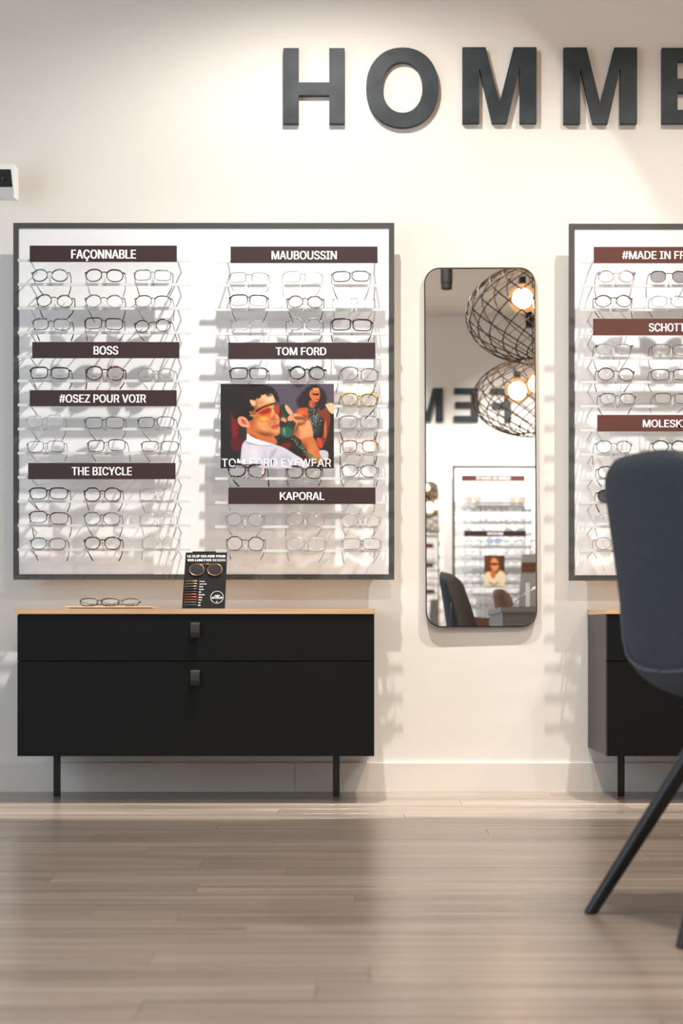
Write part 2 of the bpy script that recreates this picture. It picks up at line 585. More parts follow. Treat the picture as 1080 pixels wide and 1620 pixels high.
b = MB(); b.box(XL, XL + .012, BACKY + .013, -.013, 0, bz); struct(b.build('baseboard_left', M['skirting']))

# ------------------------------------------------------------------ wall letters
LD = .022


def stroke_letter(ch, x0, x1, z0, z1):
    """outline polygons (x,z); returns list of parts"""
    W_, H_ = x1 - x0, z1 - z0
    t = H_ * .205
    def R(a, b_, c_, d): return [(x0 + a, z0 + c_), (x0 + b_, z0 + c_), (x0 + b_, z0 + d), (x0 + a, z0 + d)]
    if ch == 'H':
        m = H_ * .375; n = H_ * .545
        return [[(x0, z0), (x0 + t, z0), (x0 + t, z0 + m), (x1 - t, z0 + m), (x1 - t, z0), (x1, z0), (x1, z1), (x1 - t, z1), (x1 - t, z0 + n), (x0 + t, z0 + n), (x0 + t, z1), (x0, z1)]]
    if ch == 'M':
        w1 = W_ * .225
        return [[(x0, z0), (x0 + w1, z0), (x0 + w1, z0 + H_ * .74), (x0 + W_ * .40, z0), (x1 - W_ * .40, z0), (x1 - w1, z0 + H_ * .74), (x1 - w1, z0), (x1, z0), (x1, z1), (x1 - W_ * .31, z1), (x0 + W_ * .5, z0 + H_ * .26), (x0 + W_ * .31, z1), (x0, z1)]]
    if ch == 'E':
        h = H_ * .175
        return [[(x0, z0), (x1, z0), (x1, z0 + h), (x0 + t, z0 + h), (x0 + t, z0 + H_ * .41), (x1 - W_ * .06, z0 + H_ * .41), (x1 - W_ * .06, z0 + H_ * .59), (x0 + t, z0 + H_ * .59), (x0 + t, z1 - h), (x1 - W_ * .01, z1 - h), (x1 - W_ * .01, z1), (x0, z1)]]
    if ch == 'F':
        h = H_ * .175
        return [[(x0, z0), (x0 + t, z0), (x0 + t, z0 + H_ * .39), (x1 - W_ * .1, z0 + H_ * .39), (x1 - W_ * .1, z0 + H_ * .57), (x0 + t, z0 + H_ * .57), (x0 + t, z1 - h), (x1, z1 - h), (x1, z1), (x0, z1)]]


def letter(ch, x0, x1, z0, z1, label, y=0.0, back=False):
    o = MB()
    xm = (x0 + x1) / 2
    if ch == 'O':
        n = 48; t = (z1 - z0) * .205
        cz = (z0 + z1) / 2
        vs = []
        for k in range(n):
            a = 2 * PI * k / n
            e = .94
            ca = math.copysign(abs(math.cos(a)) ** e, math.cos(a)); sa = math.copysign(abs(math.sin(a)) ** e, math.sin(a))
            for (rx, rz_) in (((x1 - x0) / 2, (z1 - z0) / 2), ((x1 - x0) / 2 - t, (z1 - z0) / 2 - t * .88)):
                for yy in (-LD, -.0):
                    vs.append((xm + rx * ca, yy, cz + rz_ * sa))
        fs = []
        for k in range(n):
            i, j = 4 * k, 4 * ((k + 1) % n)
            fs += [(i, j, j + 2, i + 2), (i + 1, i + 3, j + 3, j + 1), (i, i + 1, j + 1, j), (i + 2, j + 2, j + 3, i + 3)]
        o.add([(v[0] - xm, v[1], v[2] - z0) for v in vs], fs)
    else:
        for pts in stroke_letter(ch, x0, x1, z0, z1):
            o.prism([(p[0] - xm, p[1] - z0) for p in pts], -LD, 0)
    ob = o.build('wall_letter', M['letter'], loc=(xm, y, z0))
    if back:
        ob.rotation_euler = (0, 0, PI)
    tag(ob, label, 'letter')
    return ob


zt, zb = PZ(76, LD), PZ(194.5, LD)
for ch, a, c_, t_, bt, lab in (
        ('H', 448, 545, 76, 195, 'dark slate letter H, first of the big letters on the wall'),
        ('O', 579, 694, 75, 201, 'dark slate round letter O between the H and the first M'),
        ('M', 731.5, 848.5, 74.5, 194, 'dark slate letter M right above the mirror'),
        ('M', 891.5, 1007.5, 75, 195, 'dark slate letter M above the corner of the right board'),
        ('E', 1047, 1138, 75.5, 194.5, 'dark slate letter E cut off by the right edge of the photo')):
    letter(ch, PX(a, LD), PX(c_, LD), PZ(bt, LD), PZ(t_, LD), lab)

# ------------------------------------------------------------------ eyewear boards
ACR_D = .110


def board(name, x0, x1, z0, z1, pf, label, group_rails, y=0.0, back=False):
    """wall board: frame front at pf out from the wall. Built in wall coordinates with root at its lower left"""
    root = empty(name, (x0, y, z0), PI if back else 0)
    W_, H_ = x1 - x0, z1 - z0
    if back:
        root.location = (x1, y, z0)
    t = .0185
    m = MB()   # frame ring
    m.box(0, W_, -pf, -pf + .016, 0, t); m.box(0, W_, -pf, -pf + .016, H_ - t, H_)
    m.box(0, t, -pf, -pf + .016, t, H_ - t); m.box(W_ - t, W_, -pf, -pf + .016, t, H_ - t)
    m.build('frame', M['frame_grey'], root)
    m = MB(); m.box(t, W_ - t, -pf + .003, -pf + .014, t, H_ - t); m.build('back_panel', M['board'], root)
    m = MB(); m.box(.05, W_ - .05, -pf + .016, 0, .05, H_ - .05); m.build('wall_box', M['wall'], root)
    for (xa, xb, rails) in group_rails:
        for z in rails:
            if pf < .02:
                continue
            r = MB()
            yf = -pf - ACR_D
            r.box(xa, xb, yf, yf + .006, z - .0045, z + .0045)
            ro = r.build('rail', M['acrylic'], root)
            for xx in (xa + .043, xb - .043):
                r = MB()
                r.tube([(xx, yf + .006, z - .002), (xx, -pf - .05, z - .010), (xx, -pf + .003, z - .016)], .0030, 6, up=Vector((1, 0, 0)))
                r.build('bracket', M['bracket'], ro)
    tag(root, label, 'display board')
    return root


PF = .088
P0, P1 = PF - .003, PF + ACR_D    # back panel face, rail front face


def to_board_rails(x0, z0, cols):
    out = []
    for (xa, xb, ys) in cols:
        out.append((PX(xa, P1) - x0, PX(xb, P1) - x0, [PZ(y_, P1) - z0 for y_ in ys]))
    return out


lx0, lx1 = PX(21, PF), PX(623.5, PF)
lz0, lz1 = PZ(917, PF), PZ(352.5, PF)
LROWS = [411.7 + 38.15 * i for i in range(13)]
RROWS = [413.6 + 38.15 * i for i in range(13)]
left_board = board('display_board', lx0, lx1, lz0, lz1, PF, 'large white eyewear board in grey frame above the left sideboard',
                   to_board_rails(lx0, lz0, [(28, 301, LROWS), (340, 612.5, RROWS)]))
rx0 = PX(900, PF); rz0, rz1 = PZ(918.5, PF), PZ(353.8, PF)
R2ROWS = [414 + 38.1 * i for i in range(13)]
W_BOARD = lx1 - lx0
right_board = board('display_board', rx0, rx0 + W_BOARD, rz0, rz1, PF, 'white eyewear board in grey frame behind the chair, cut by right edge',
                    to_board_rails(rx0, rz0, [(917, 1189, R2ROWS), (1228, 1500, R2ROWS)]))

# ---- brand signs
PS = P1 + .004


def sign(x0, x1, yt, yb, s, tx0, tx1, ty0, ty1, material, label, group=None, bold=.022):
    xa, xb, za, zb_ = PX(x0, PS), PX(x1, PS), PZ(yb, PS), PZ(yt, PS)
    root = empty('brand_sign', ((xa + xb) / 2, -PS, za))
    m = MB(); m.box(xa - root.location.x, xb - root.location.x, 0, .0035, 0, zb_ - za)
    m.build('plate', material, root)
    m = MB()
    add_text(m, s, PX(tx0, PS) - root.location.x, PZ(ty1, PS) - za, -.0006, PX(tx1, PS) - PX(tx0, PS), PZ(ty0, PS) - PZ(ty1, PS), bold)
    m.build('lettering', M['white'], root)
    m = MB(); m.box(xa - root.location.x + .02, xb - root.location.x - .02, .0035, .0045, 0.001, .006)
    m.build('clip_strip', M['peg'], root)
    tag(root, label, 'sign', group)
    return root


sm, sr = M['sign'], M['sign_red']
sign(47, 279.5, 388.5, 414.3, 'FAÇONNABLE', 112.5, 215, 395, 413, sm, 'dark maroon name plate at top of the left board, left column')
sign(51, 283.5, 541, 566.5, 'BOSS', 148, 187, 547.5, 561, sm, 'blackish maroon plate with four-letter name, second down in left column')
sign(47, 279.3, 617.2, 642.5, '#OSEZ POUR VOIR', 93.5, 231, 624, 637, sm, 'maroon plate starting with a hash sign on the left board')
sign(44.5, 277.5, 732.3, 758, 'THE BICYCLE', 113.5, 208.5, 738.8, 752, sm, 'lowest maroon plate in the left column of the left board')
sign(364.6, 597, 390, 416, 'MAUBOUSSIN', 429.5, 532.5, 397, 410.5, sm, 'maroon name plate at top of the left board, right column')
sign(361, 593.5, 542, 567.3, 'TOM FORD', 436, 516, 549.5, 562, sm, 'dark maroon plate just above the framed advertising poster')
sign(361, 593.7, 771.3, 797.3, 'KAPORAL', 442.5, 513, 778.5, 791, sm, 'maroon plate just below the poster, right column of left board')
sign(939, 1171.5, 390.5, 416, '#MADE IN FRANCE', 983.5, 1127, 397.3, 410, sr, 'russet name plate at top of the right board')
sign(938, 1170.5, 504.2, 530, 'SCHOTT', 1026, 1083, 511.5, 524.5, sr, 'middle russet name plate on the right board')
sign(944.5, 1177, 656.3, 682, 'MOLESKINE', 1016.5, 1105, 664, 676, sr, 'lowest russet name plate on the right board, above the chair')

# ---- spectacles


def superpts(cx, cz, w_, h_, shape, n=30):
    pts = []
    for k in range(n):
        a = 2 * PI * k / n
        c_, s_ = math.cos(a), math.sin(a)
        e = {'round': 1.0, 'panto': .86, 'square': .62, 'rect': .52, 'geo': .9, 'aviator': .8}[shape]
        x = math.copysign(abs(c_) ** e, c_); z = math.copysign(abs(s_) ** e, s_)
        if shape in ('panto', 'square', 'aviator', 'rect'):
            x *= 1 + {'panto': .07, 'square': .05, 'aviator': .07, 'rect': .03}[shape] * z
        if shape == 'geo':
            q = round(a / (PI / 4)) * (PI / 4)
            fac = .93 + .07 / max(.5, math.cos(a - q)) * .0 + .05 * (1 - math.cos(8 * (a - q))) * .5
            x *= fac + .04; z *= fac + .04
        pts.append((cx + x * w_ / 2, cz + z * h_ / 2))
    return pts


def spectacles(Lc, Rc, lw, lh, shape, thick, fm, tips, am, lens='lens', y=None, name='eyeglasses', lowrim=None, yaw=0.0, hinge_drop=.0, logo=None, double=False, rimless=False, rail_z=None):
    """Lc, Rc lens centres in world (x,z) on plane y; tips: two world points of the temple ends"""
    y = -(P1 + .012) if y is None else y
    mx, mz = (Lc[0] + Rc[0]) / 2, (Lc[1] + Rc[1]) / 2
    root = empty(name, (mx, y, mz))
    tilt = .18   # top of the front leans back
    W2 = abs(Rc[0] - Lc[0]) / 2 + lw / 2

    def T(x, z, out=0.0):
        dx = x - mx; dz = z - mz
        bow = .010 * (dx / W2) ** 2        # face curve
        return Vector((dx, dz * tilt + bow + out, dz))
    r = thick * 1.3
    m = MB()
    for s_, C in ((-1, Lc), (1, Rc)):
        pts = superpts(C[0], C[1], lw, lh, shape)
        if s_ < 0:
            pts = [(2 * C[0] - p[0], p[1]) for p in pts]
        path = [T(p[0], p[1]) for p in pts]
        if not rimless:
            rr = [r * (1.0 + (.45 if p[1] > C[1] + lh * .18 else 0)) if r > .0011 else r for p in pts]
            m.tube(path, [max(q, .0006) for q in rr], 6, True, rz=[max(q * .8, .0006) for q in rr])
        # end piece at the hinge
        hx = C[0] + s_ * lw * .48; hz = C[1] + lh * .26
        ex = C[0] + s_ * (lw * .5 + .0045)
        m.tube([T(hx, hz), T(hx + s_ * .003, hz + .001), T(ex, hz + .0005, .003), T(ex + s_ * .0005, hz, .010)], max(r * 1.25, .0012), 6, rz=max(r * 1.5, .0016))
    bz_ = .22 * lh
    bx0 = Lc[0] + lw * .47; bx1 = Rc[0] - lw * .47
    br = max(r * 1.05, .0009)
    bow_h = .0025
    bp = [T(bx0 + (bx1 - bx0) * t_, mz + (Lc[1] - mz) * (1 - 2 * t_) + bz_ + bow_h * math.sin(PI * t_), -.001 * math.sin(PI * t_)) for t_ in (0, .2, .4, .6, .8, 1)]
    m.tube(bp, br, 6)
    if double:
        m.tube([T(bx0 - .006 + (bx1 - bx0 + .012) * t_, mz + lh * .44) for t_ in (0, .5, 1)], br * .8, 6)
    fo = m.build('front', fm, root, smooth=True)
    if lowrim:
        m = MB()
        for s_, C in ((-1, Lc), (1, Rc)):
            pts = superpts(C[0], C[1], lw, lh, shape, 40)
            if s_ < 0:
                pts = [(2 * C[0] - p[0], p[1]) for p in pts]
            arc = sorted([p for p in pts if p[1] < C[1] - lh * .1], key=lambda p: math.atan2(p[1] - C[1], p[0] - C[0]))
            m.tube([T(p[0], p[1], -.0004) for p in arc], r * 1.12, 6)
        m.build('lower_rim', lowrim, root, smooth=True)
    for s_, C in ((-1, Lc), (1, Rc)):
        m = MB()
        pts = superpts(C[0], C[1], lw * (.97 if not rimless else 1), lh * (.97 if not rimless else 1), shape, 24)
        if s_ < 0:
            pts = [(2 * C[0] - p[0], p[1]) for p in pts]
        m.fan([T(p[0], p[1], .0006) for p in pts], T(C[0], C[1], -.0009))
        lo_ = m.build('lens', M[lens], root, smooth=True)
        if logo and s_ > 0 or logo == 'BOSS' and s_ < 0:
            tm = MB()
            c = T(C[0], C[1] - lh * .30)
            add_text(tm, logo, c.x - lw * .17, c.z, c.y - .0022, lw * .34, lh * .09, .02)
            tm.build('print', FR['grey'], lo_)
        # nose pad
    m = MB()
    for s_, C in ((-1, Lc), (1, Rc)):
        px_ = C[0] - s_ * lw * .49
        m.tube([T(px_, C[1] - lh * .02, .001), T(px_ - s_ * .0015, C[1] - lh * .10, .006), T(px_ - s_ * .0005, C[1] - lh * .24, .006)], .0012, 5, rz=.002)
    m.build('nose_pad', M['peg'], root, smooth=True)
    for s_, C, tp in ((-1, Lc, tips[0]), (1, Rc, tips[1])):
        hx = C[0] + s_ * (lw * .5 + .005); hz = C[1] + lh * .26
        h = T(hx, hz, .010)
        e = Vector(tp) - root.location
        d = e - h
        # long straight, the last third bends to the tip
        p1 = h + Vector((d.x * .18 + s_ * .002, d.y * .40, d.z * .36))
        p2 = h + Vector((d.x * .52 + s_ * .001, d.y * .76, d.z * .70))
        m = MB()
        ra = max(r * .75, .0007)
        m.tube([h, h.lerp(p1, .5) + Vector((s_ * .001, 0, 0)), p1, p1.lerp(p2, .5), p2, p2.lerp(e, .5), e], [ra, ra, ra, ra, ra * 1.2, ra * 1.5, ra * 1.4], 6, rz=[ra * 1.6] * 7)
        m.build('temple', am, root, smooth=True)
    return root


ORD = ['top', 'second', 'third', 'fourth', 'fifth', 'sixth', 'seventh', 'eighth', 'ninth', 'tenth']
Z = {1: (3.375, 0, 340), 2: (3.2727, 310, 340), 3: (3.375, 0, 620), 4: (3.2727, 310, 580), 5: (4.909, 860, 340), 6: (4.764, 860, 600)}
# zone, lens centres, lens size, shape, rim radius mm, frame, temple ends, temple material, words, place, extras
G = [
 (1, 212, 322, 318, 322, 82, 66, 'round', 1.3, 'bluegrey', 235, 432, 365, 432, 'black', 'round black and blue', 'L', 0, 0, dict(lowrim='black')),
 (1, 500, 322, 612, 324, 84, 66, 'panto', 1.4, 'black', 485, 440, 655, 440, 'crystal', 'black rounded, clear-templed', 'L', 0, 1, {}),
 (1, 762, 320, 868, 322, 84, 56, 'rect', 1.2, 'paleblue', 745, 432, 893, 432, 'black', 'pale blue rectangular', 'L', 0, 2, {}),
 (1, 235, 456, 345, 460, 78, 66, 'round', 1.5, 'olive', 230, 552, 360, 555, 'black', 'round olive green', 'L', 1, 0, {}),
 (1, 498, 458, 612, 460, 82, 66, 'round', 1.3, 'slate', 505, 572, 652, 570, 'black', 'round smoky grey-brown', 'L', 1, 1, dict(lowrim='crystal')),
 (1, 765, 460, 868, 462, 84, 62, 'panto', 1.0, 'black', 775, 568, 925, 565, 'slate', 'black-topped fine rounded', 'L', 1, 2, dict(lowrim='silver')),
 (1, 217, 582, 330, 584, 84, 62, 'square', 1.5, 'slate', 212, 672, 380, 672, 'black', 'slate blue squarish', 'L', 2, 0, {}),
 (1, 498, 578, 608, 582, 88, 60, 'rect', 1.2, 'black', 465, 672, 637, 672, 'tortoise', 'black rectangular', 'L', 2, 1, {}),
 (1, 757, 594, 870, 588, 74, 66, 'round', 1.2, 'black', 770, 672, 945, 672, 'black', 'thin black round', 'L', 2, 2, {}),
 (1, 208, 842, 320, 844, 92, 60, 'rect', 1.4, 'black', 195, 930, 370, 930, 'bluegrey', 'black rectangular', 'L', 3, 0, dict(logo='BOSS')),
 (1, 503, 844, 615, 846, 84, 74, 'panto', 1.7, 'tortoise', 458, 930, 640, 930, 'tortoise', 'thick dark tortoiseshell', 'L', 3, 1, dict(logo='BOSS')),
 (1, 780, 850, 888, 852, 78, 66, 'panto', 1.2, 'crystalgrey', 788, 930, 935, 930, 'silver', 'clear grey', 'L', 3, 2, dict(logo='BOSS')),
 (3, 186, 158, 294, 153, 84, 62, 'square', .8, 'silver', 212, 270, 330, 262, 'black', 'thin silver squarish', 'L', 4, 0, {}),
 (3, 500, 165, 612, 163, 92, 60, 'rect', .9, 'bluemetal', 515, 262, 650, 258, 'bluemetal', 'thin steel-blue rectangular', 'L', 4, 1, {}),
 (3, 780, 163, 883, 160, 86, 56, 'rect', .9, 'bluemetal', 805, 262, 952, 250, 'black', 'thin steel-blue rectangular', 'L', 4, 2, {}),
 (3, 188, 292, 296, 290, 86, 58, 'rect', .8, 'bluemetal', 197, 370, 345, 370, 'black', 'fine blue metal', 'L', 5, 0, {}),
 (3, 512, 288, 622, 284, 86, 60, 'rect', 1.0, 'navy', 512, 372, 695, 372, 'navy', 'dark blue metal', 'L', 5, 1, {}),
 (3, 800, 290, 905, 290, 88, 54, 'rect', .9, 'bluemetal', 802, 374, 955, 374, 'brown', 'flat-topped blue metal', 'L', 5, 2, {}),
 (3, 203, 542, 312, 542, 92, 60, 'square', 1.4, 'black', 212, 638, 360, 638, 'grey', 'black squarish', 'L', 6, 0, {}),
 (3, 492, 548, 600, 548, 84, 74, 'geo', 1.3, 'black', 475, 632, 632, 638, 'grey', 'black faceted round', 'L', 6, 1, {}),
 (3, 787, 550, 893, 550, 80, 68, 'round', .7, 'rose', 772, 640, 920, 642, 'black', 'fine rose-metal round', 'L', 6, 2, {}),
 (3, 203, 668, 315, 675, 92, 62, 'square', 1.2, 'brown', 182, 778, 370, 775, 'brown', 'dark brown squarish', 'L', 7, 0, {}),
 (3, 492, 676, 595, 678, 86, 68, 'panto', 1.3, 'slate', 497, 775, 637, 775, 'taupe', 'grey translucent rounded', 'L', 7, 1, {}),
 (3, 787, 680, 892, 682, 76, 72, 'geo', .7, 'silver', 768, 768, 925, 770, 'black', 'fine silver faceted', 'L', 7, 2, {}),
 (3, 205, 810, 306, 812, 84, 62, 'panto', 1.2, 'grey', 203, 900, 357, 902, 'brown', 'dark grey', 'L', 8, 0, {}),
 (3, 492, 808, 600, 808, 82, 66, 'panto', 1.5, 'tortoise', 497, 902, 635, 902, 'black', 'black-brown mottled round', 'L', 8, 1, {}),
 (3, 803, 802, 908, 804, 80, 66, 'round', .6, 'silver', 755, 898, 912, 908, 'brown', 'fine silver round', 'L', 8, 2, {}),
 (2, 217, 323, 330, 325, 80, 54, 'rect', .8, 'gun', 195, 396, 365, 400, 'slate', 'half-rim gunmetal', 'R', 0, 0, dict(lowrim='silver')),
 (2, 497, 320, 605, 325, 86, 58, 'rect', .7, 'silver', 450, 420, 612, 428, 'black', 'thin silver rectangular', 'R', 0, 1, {}),
 (2, 752, 318, 852, 316, 88, 54, 'square', 1.2, 'bluegrey', 732, 438, 872, 440, 'taupe', 'blue-brown mottled', 'R', 0, 2, dict(lowrim='brown')),
 (2, 222, 440, 322, 442, 88, 56, 'square', 1.2, 'black', 208, 552, 345, 555, 'olive', 'black-topped clear-bottomed', 'R', 1, 0, dict(lowrim='crystal')),
 (2, 515, 448, 615, 450, 76, 62, 'round', 1.5, 'taupe', 503, 556, 638, 556, 'brown', 'round taupe', 'R', 1, 1, {}),
 (2, 758, 448, 876, 448, 84, 58, 'rect', .7, 'gun', 718, 538, 888, 540, 'black', 'rimless', 'R', 1, 2, dict(rimless=True)),
 (2, 230, 570, 328, 572, 88, 56, 'rect', .7, 'paleblue', 215, 655, 372, 655, 'orange', 'thin blue, orange-templed', 'R', 2, 0, {}),
 (2, 512, 564, 612, 568, 78, 66, 'round', 1.3, 'paleblue', 475, 655, 637, 655, 'slate', 'round pale blue', 'R', 2, 1, {}),
 (2, 752, 566, 860, 570, 94, 60, 'rect', 1.6, 'navy', 705, 655, 890, 655, 'brown', 'dark navy rectangular', 'R', 2, 2, {}),
 (2, 222, 820, 322, 820, 88, 58, 'rect', 1.4, 'black', 205, 890, 372, 890, 'bluegrey', 'black rectangular', 'R', 3, 0, {}),
 (2, 525, 817, 625, 818, 78, 66, 'round', 1.9, 'black', 475, 880, 668, 880, 'crystal', 'thick round black-to-brown', 'R', 3, 1, dict(lowrim='tortoise')),
 (2, 795, 820, 897, 828, 84, 68, 'aviator', 1.0, 'gun', 725, 915, 890, 948, 'black', 'double-bridge aviator', 'R', 3, 2, dict(double=True)),
 (4, 795, 167, 895, 172, 80, 64, 'panto', 1.7, 'amber', 727, 258, 875, 270, 'black', 'mustard yellow', 'R', 4, 2, {}),
 (4, 790, 286, 895, 286, 86, 66, 'square', 1.7, 'crystalgrey', 762, 388, 922, 388, 'grey', 'chunky clear grey', 'R', 5, 2, {}),
 (4, 795, 412, 898, 412, 74, 62, 'square', 1.4, 'cognac', 745, 510, 925, 508, 'black', 'cognac brown squarish', 'R', 6, 2, {}),
 (4, 212, 536, 315, 538, 86, 66, 'aviator', 1.9, 'black', 222, 620, 377, 620, 'black', 'flat-browed heavy black', 'R', 7, 0, dict(double=True, lowrim='tortoise')),
 (4, 512, 545, 608, 548, 80, 64, 'panto', 1.4, 'black', 478, 620, 632, 620, 'grey', 'rounded black', 'R', 7, 1, {}),
 (4, 795, 538, 895, 540, 82, 64, 'panto', 1.3, 'bluegrey', 762, 620, 932, 620, 'black', 'dark blue rounded', 'R', 7, 2, {}),
 (4, 198, 790, 308, 792, 78, 66, 'round', .7, 'gun', 188, 878, 310, 880, 'slate', 'fine grey round', 'R', 8, 0, {}),
 (4, 515, 788, 615, 792, 80, 66, 'round', .7, 'rose', 463, 878, 620, 882, 'brown', 'fine rose round', 'R', 8, 1, {}),
 (4, 795, 795, 905, 797, 84, 66, 'round', .7, 'rose', 775, 876, 913, 878, 'brown', 'fine rose-silver round', 'R', 8, 2, {}),
 (4, 200, 915, 310, 918, 78, 72, 'geo', 1.0, 'black', 180, 1000, 333, 1002, 'brown', 'black wire faceted', 'R', 9, 0, {}),
 (4, 517, 916, 622, 920, 86, 66, 'panto', .8, 'silver', 480, 1008, 635, 1014, 'slate', 'fine grey rounded', 'R', 9, 1, {}),
 (4, 805, 918, 908, 918, 90, 56, 'rect', .8, 'gun', 765, 1018, 913, 1022, 'slate', 'thin metal rectangular', 'R', 9, 2, {}),
 (5, 484, 477, 642, 477, 115, 94, 'round', 1.0, 'rose', 407, 650, 660, 650, 'brown', 'rose round with blue corners', 'X', 0, 0, dict(corner='paleblue')),
 (5, 890, 478, 1055, 480, 110, 92, 'aviator', 1.0, 'gun', 795, 645, 1040, 655, 'gun', 'grey-lensed sun', 'X', 0, 1, dict(lens='lens_grey')),
 (5, 463, 668, 622, 668, 118, 92, 'round', 1.2, 'tortoise', 430, 800, 685, 800, 'tortoise', 'round tortoiseshell', 'X', 1, 0, {}),
 (5, 898, 670, 1045, 672, 116, 88, 'panto', 1.0, 'silver', 843, 797, 1080, 800, 'taupe', 'clear rounded', 'X', 1, 1, {}),
 (5, 468, 1040, 618, 1042, 122, 80, 'panto', 1.0, 'crystalgrey', 410, 1205, 595, 1200, 'brown', 'clear with mottled corners', 'X', 2, 0, dict(corner='tortoise')),
 (5, 910, 1045, 1070, 1050, 134, 86, 'square', .9, 'gun', 825, 1190, 1085, 1190, 'black', 'thin dark squarish', 'X', 2, 1, {}),
 (5, 483, 1235, 640, 1240, 118, 98, 'round', 1.2, 'brown', 408, 1375, 620, 1375, 'brown', 'round brown', 'X', 3, 0, {}),
 (5, 905, 1240, 1075, 1240, 134, 84, 'square', 1.0, 'black', 835, 1375, 1085, 1375, 'black', 'black metal squarish', 'X', 3, 1, {}),
 (6, 483, 145, 632, 147, 114, 84, 'panto', 1.2, 'slate', 437, 265, 632, 265, 'brown', 'rounded grey', 'X', 4, 0, {}),
 (6, 898, 140, 1045, 145, 114, 74, 'rect', .9, 'gun', 803, 250, 1005, 255, 'black', 'thin grey rectangular', 'X', 4, 1, {}),
 (6, 455, 508, 605, 510, 108, 92, 'panto', 1.0, 'slate', 372, 645, 597, 612, 'taupe', 'blue-grey rounded', 'X', 5, 0, {}),
 (6, 880, 505, 1020, 508, 112, 90, 'round', 1.3, 'navy', 810, 640, 1040, 640, 'rose', 'dark navy round', 'X', 5, 1, {}),
 (6, 470, 702, 612, 704, 114, 92, 'panto', 1.2, 'brown', 435, 808, 620, 808, 'brown', 'brown-topped round', 'X', 6, 0, {}),
 (6, 463, 880, 605, 882, 104, 92, 'panto', 1.2, 'black', 418, 1003, 620, 1003, 'brown', 'dark-lensed sun', 'X', 7, 0, dict(lens='lens_dark')),
 (6, 466, 1052, 604, 1054, 104, 88, 'round', .7, 'silver', 403, 1190, 620, 1190, 'brown', 'fine silver round', 'X', 8, 0, {}),
 (6, 448, 1237, 592, 1240, 114, 92, 'round', .8, 'gun', 400, 1352, 620, 1352, 'brown', 'fine gunmetal round', 'X', 9, 0, {}),
]
M['lens_grey'] = clear('grey_sun_lens', .12, diff=(.20, .20, .21), gloss=.05)
PG = P1 + .012
glass_n = 0
for g in G:
    zone, lx, ly, rx_, ry, lw, lh, shape, th, fm, t1x, t1y, t2x, t2y, am, words, brd, rail, pos, ex = g
    k, ox, oy = Z[zone]
    def w(a, c_, p=PG):
        return P(ox + a / k, oy + c_ / k, p)
    L, R_ = w(lx, ly), w(rx_, ry)
    sc = (CAMD - PG) / F / k
    ex = dict(ex)
    corner = ex.pop('corner', None)
    if 'lowrim' in ex:
        ex['lowrim'] = FR[ex['lowrim']]
    tipp = PF + .012
    o = spectacles((L.x, L.z), (R_.x, R_.z), lw * sc, lh * sc, shape, th / 1000, FR[fm], (w(t1x, t1y, tipp), w(t2x, t2y, tipp)), FR[am], **ex)
    if corner:
        m = MB()
        for s_, C in ((-1, L), (1, R_)):
            m.box(C.x - o.location.x + s_ * (lw * sc * .5) - .003, C.x - o.location.x + s_ * (lw * sc * .5) + .006, -.002, .012, lh * sc * .18, lh * sc * .36)
        m.build('end_piece', FR[corner], o)
    bw = {'L': 'left column of the left board', 'R': 'right column of the left board', 'X': 'right board'}[brd]
    pw = ('leftmost', 'middle', 'rightmost')[pos] if brd != 'X' else ('leftmost', 'second from left')[pos]
    tag(o, f'{words} glasses, {pw} on {ORD[rail]} glasses rail, {bw}', 'glasses', 'eyeglasses on the display boards')
    # clear nose peg standing on the rail: part of the board
    mid = (L + R_) / 2
    rows = {'L': LROWS, 'R': RROWS, 'X': R2ROWS}[brd]
    pym = (oy + (ly + ry) / 2 / k)
    ry_ = min([r for r in rows if r > pym + 2], default=rows[-1])
    zr = PZ(ry_, P1)
    bd = right_board if brd == 'X' else left_board
    m = MB()
    m.tube([(mid.x, -P1 - .003, zr - .006), (mid.x, -P1 - .004, zr + .004), (mid.x - .0005, -PG - .001 + .006, mid.z + lh * sc * .10)], [.0042, .0035, .0022], 6, rz=[.002, .002, .002], up=Vector((0, 1, 0)))
    po = m.build('nose_rest', M['peg'], bd, smooth=True)
    po.location = -bd.location
    glass_n += 1

# ------------------------------------------------------------------ painted prints (flat artwork as colour on a fine grid)


def painter(Wn, Hn, bg):
    yy, xx = np.mgrid[0:Hn, 0:Wn]
    img = np.zeros((Hn, Wn, 3)) + np.array(bg)
    return xx, yy, img


def poly_mask(xx, yy, pts, soft):
    pts = np.array(pts, float)
    # smooth closed outline by Catmull-Rom
    n = len(pts); out = []
    for i in range(n):
        p0, p1, p2, p3 = pts[i - 1], pts[i], pts[(i + 1) % n], pts[(i + 2) % n]
        for t in (0, .25, .5, .75):
            out.append(.5 * ((2 * p1) + (-p0 + p2) * t + (2 * p0 - 5 * p1 + 4 * p2 - p3) * t * t + (-p0 + 3 * p1 - 3 * p2 + p3) * t ** 3))
    q = np.array(out)
    inside = np.zeros(xx.shape, bool)
    dist = np.full(xx.shape, 1e9)
    for i in range(len(q)):
        a, b_ = q[i], q[(i + 1) % len(q)]
        cond = ((a[1] > yy) != (b_[1] > yy))
        with np.errstate(divide='ignore', invalid='ignore'):
            xi = (b_[0] - a[0]) * (yy - a[1]) / (b_[1] - a[1] + 1e-12) + a[0]
        inside ^= cond & (xx < xi)
        d = b_ - a; l2 = (d ** 2).sum() + 1e-9
        t = np.clip(((xx - a[0]) * d[0] + (yy - a[1]) * d[1]) / l2, 0, 1)
        dist = np.minimum(dist, np.hypot(xx - a[0] - t * d[0], yy - a[1] - t * d[1]))
    sd = np.where(inside, dist, -dist)
    return np.clip(sd / soft + .5, 0, 1)


def lay(img, mask, col, op=1.0):
    a = (mask * op)[..., None]
    img[:] = img * (1 - a) + np.array(col) * a


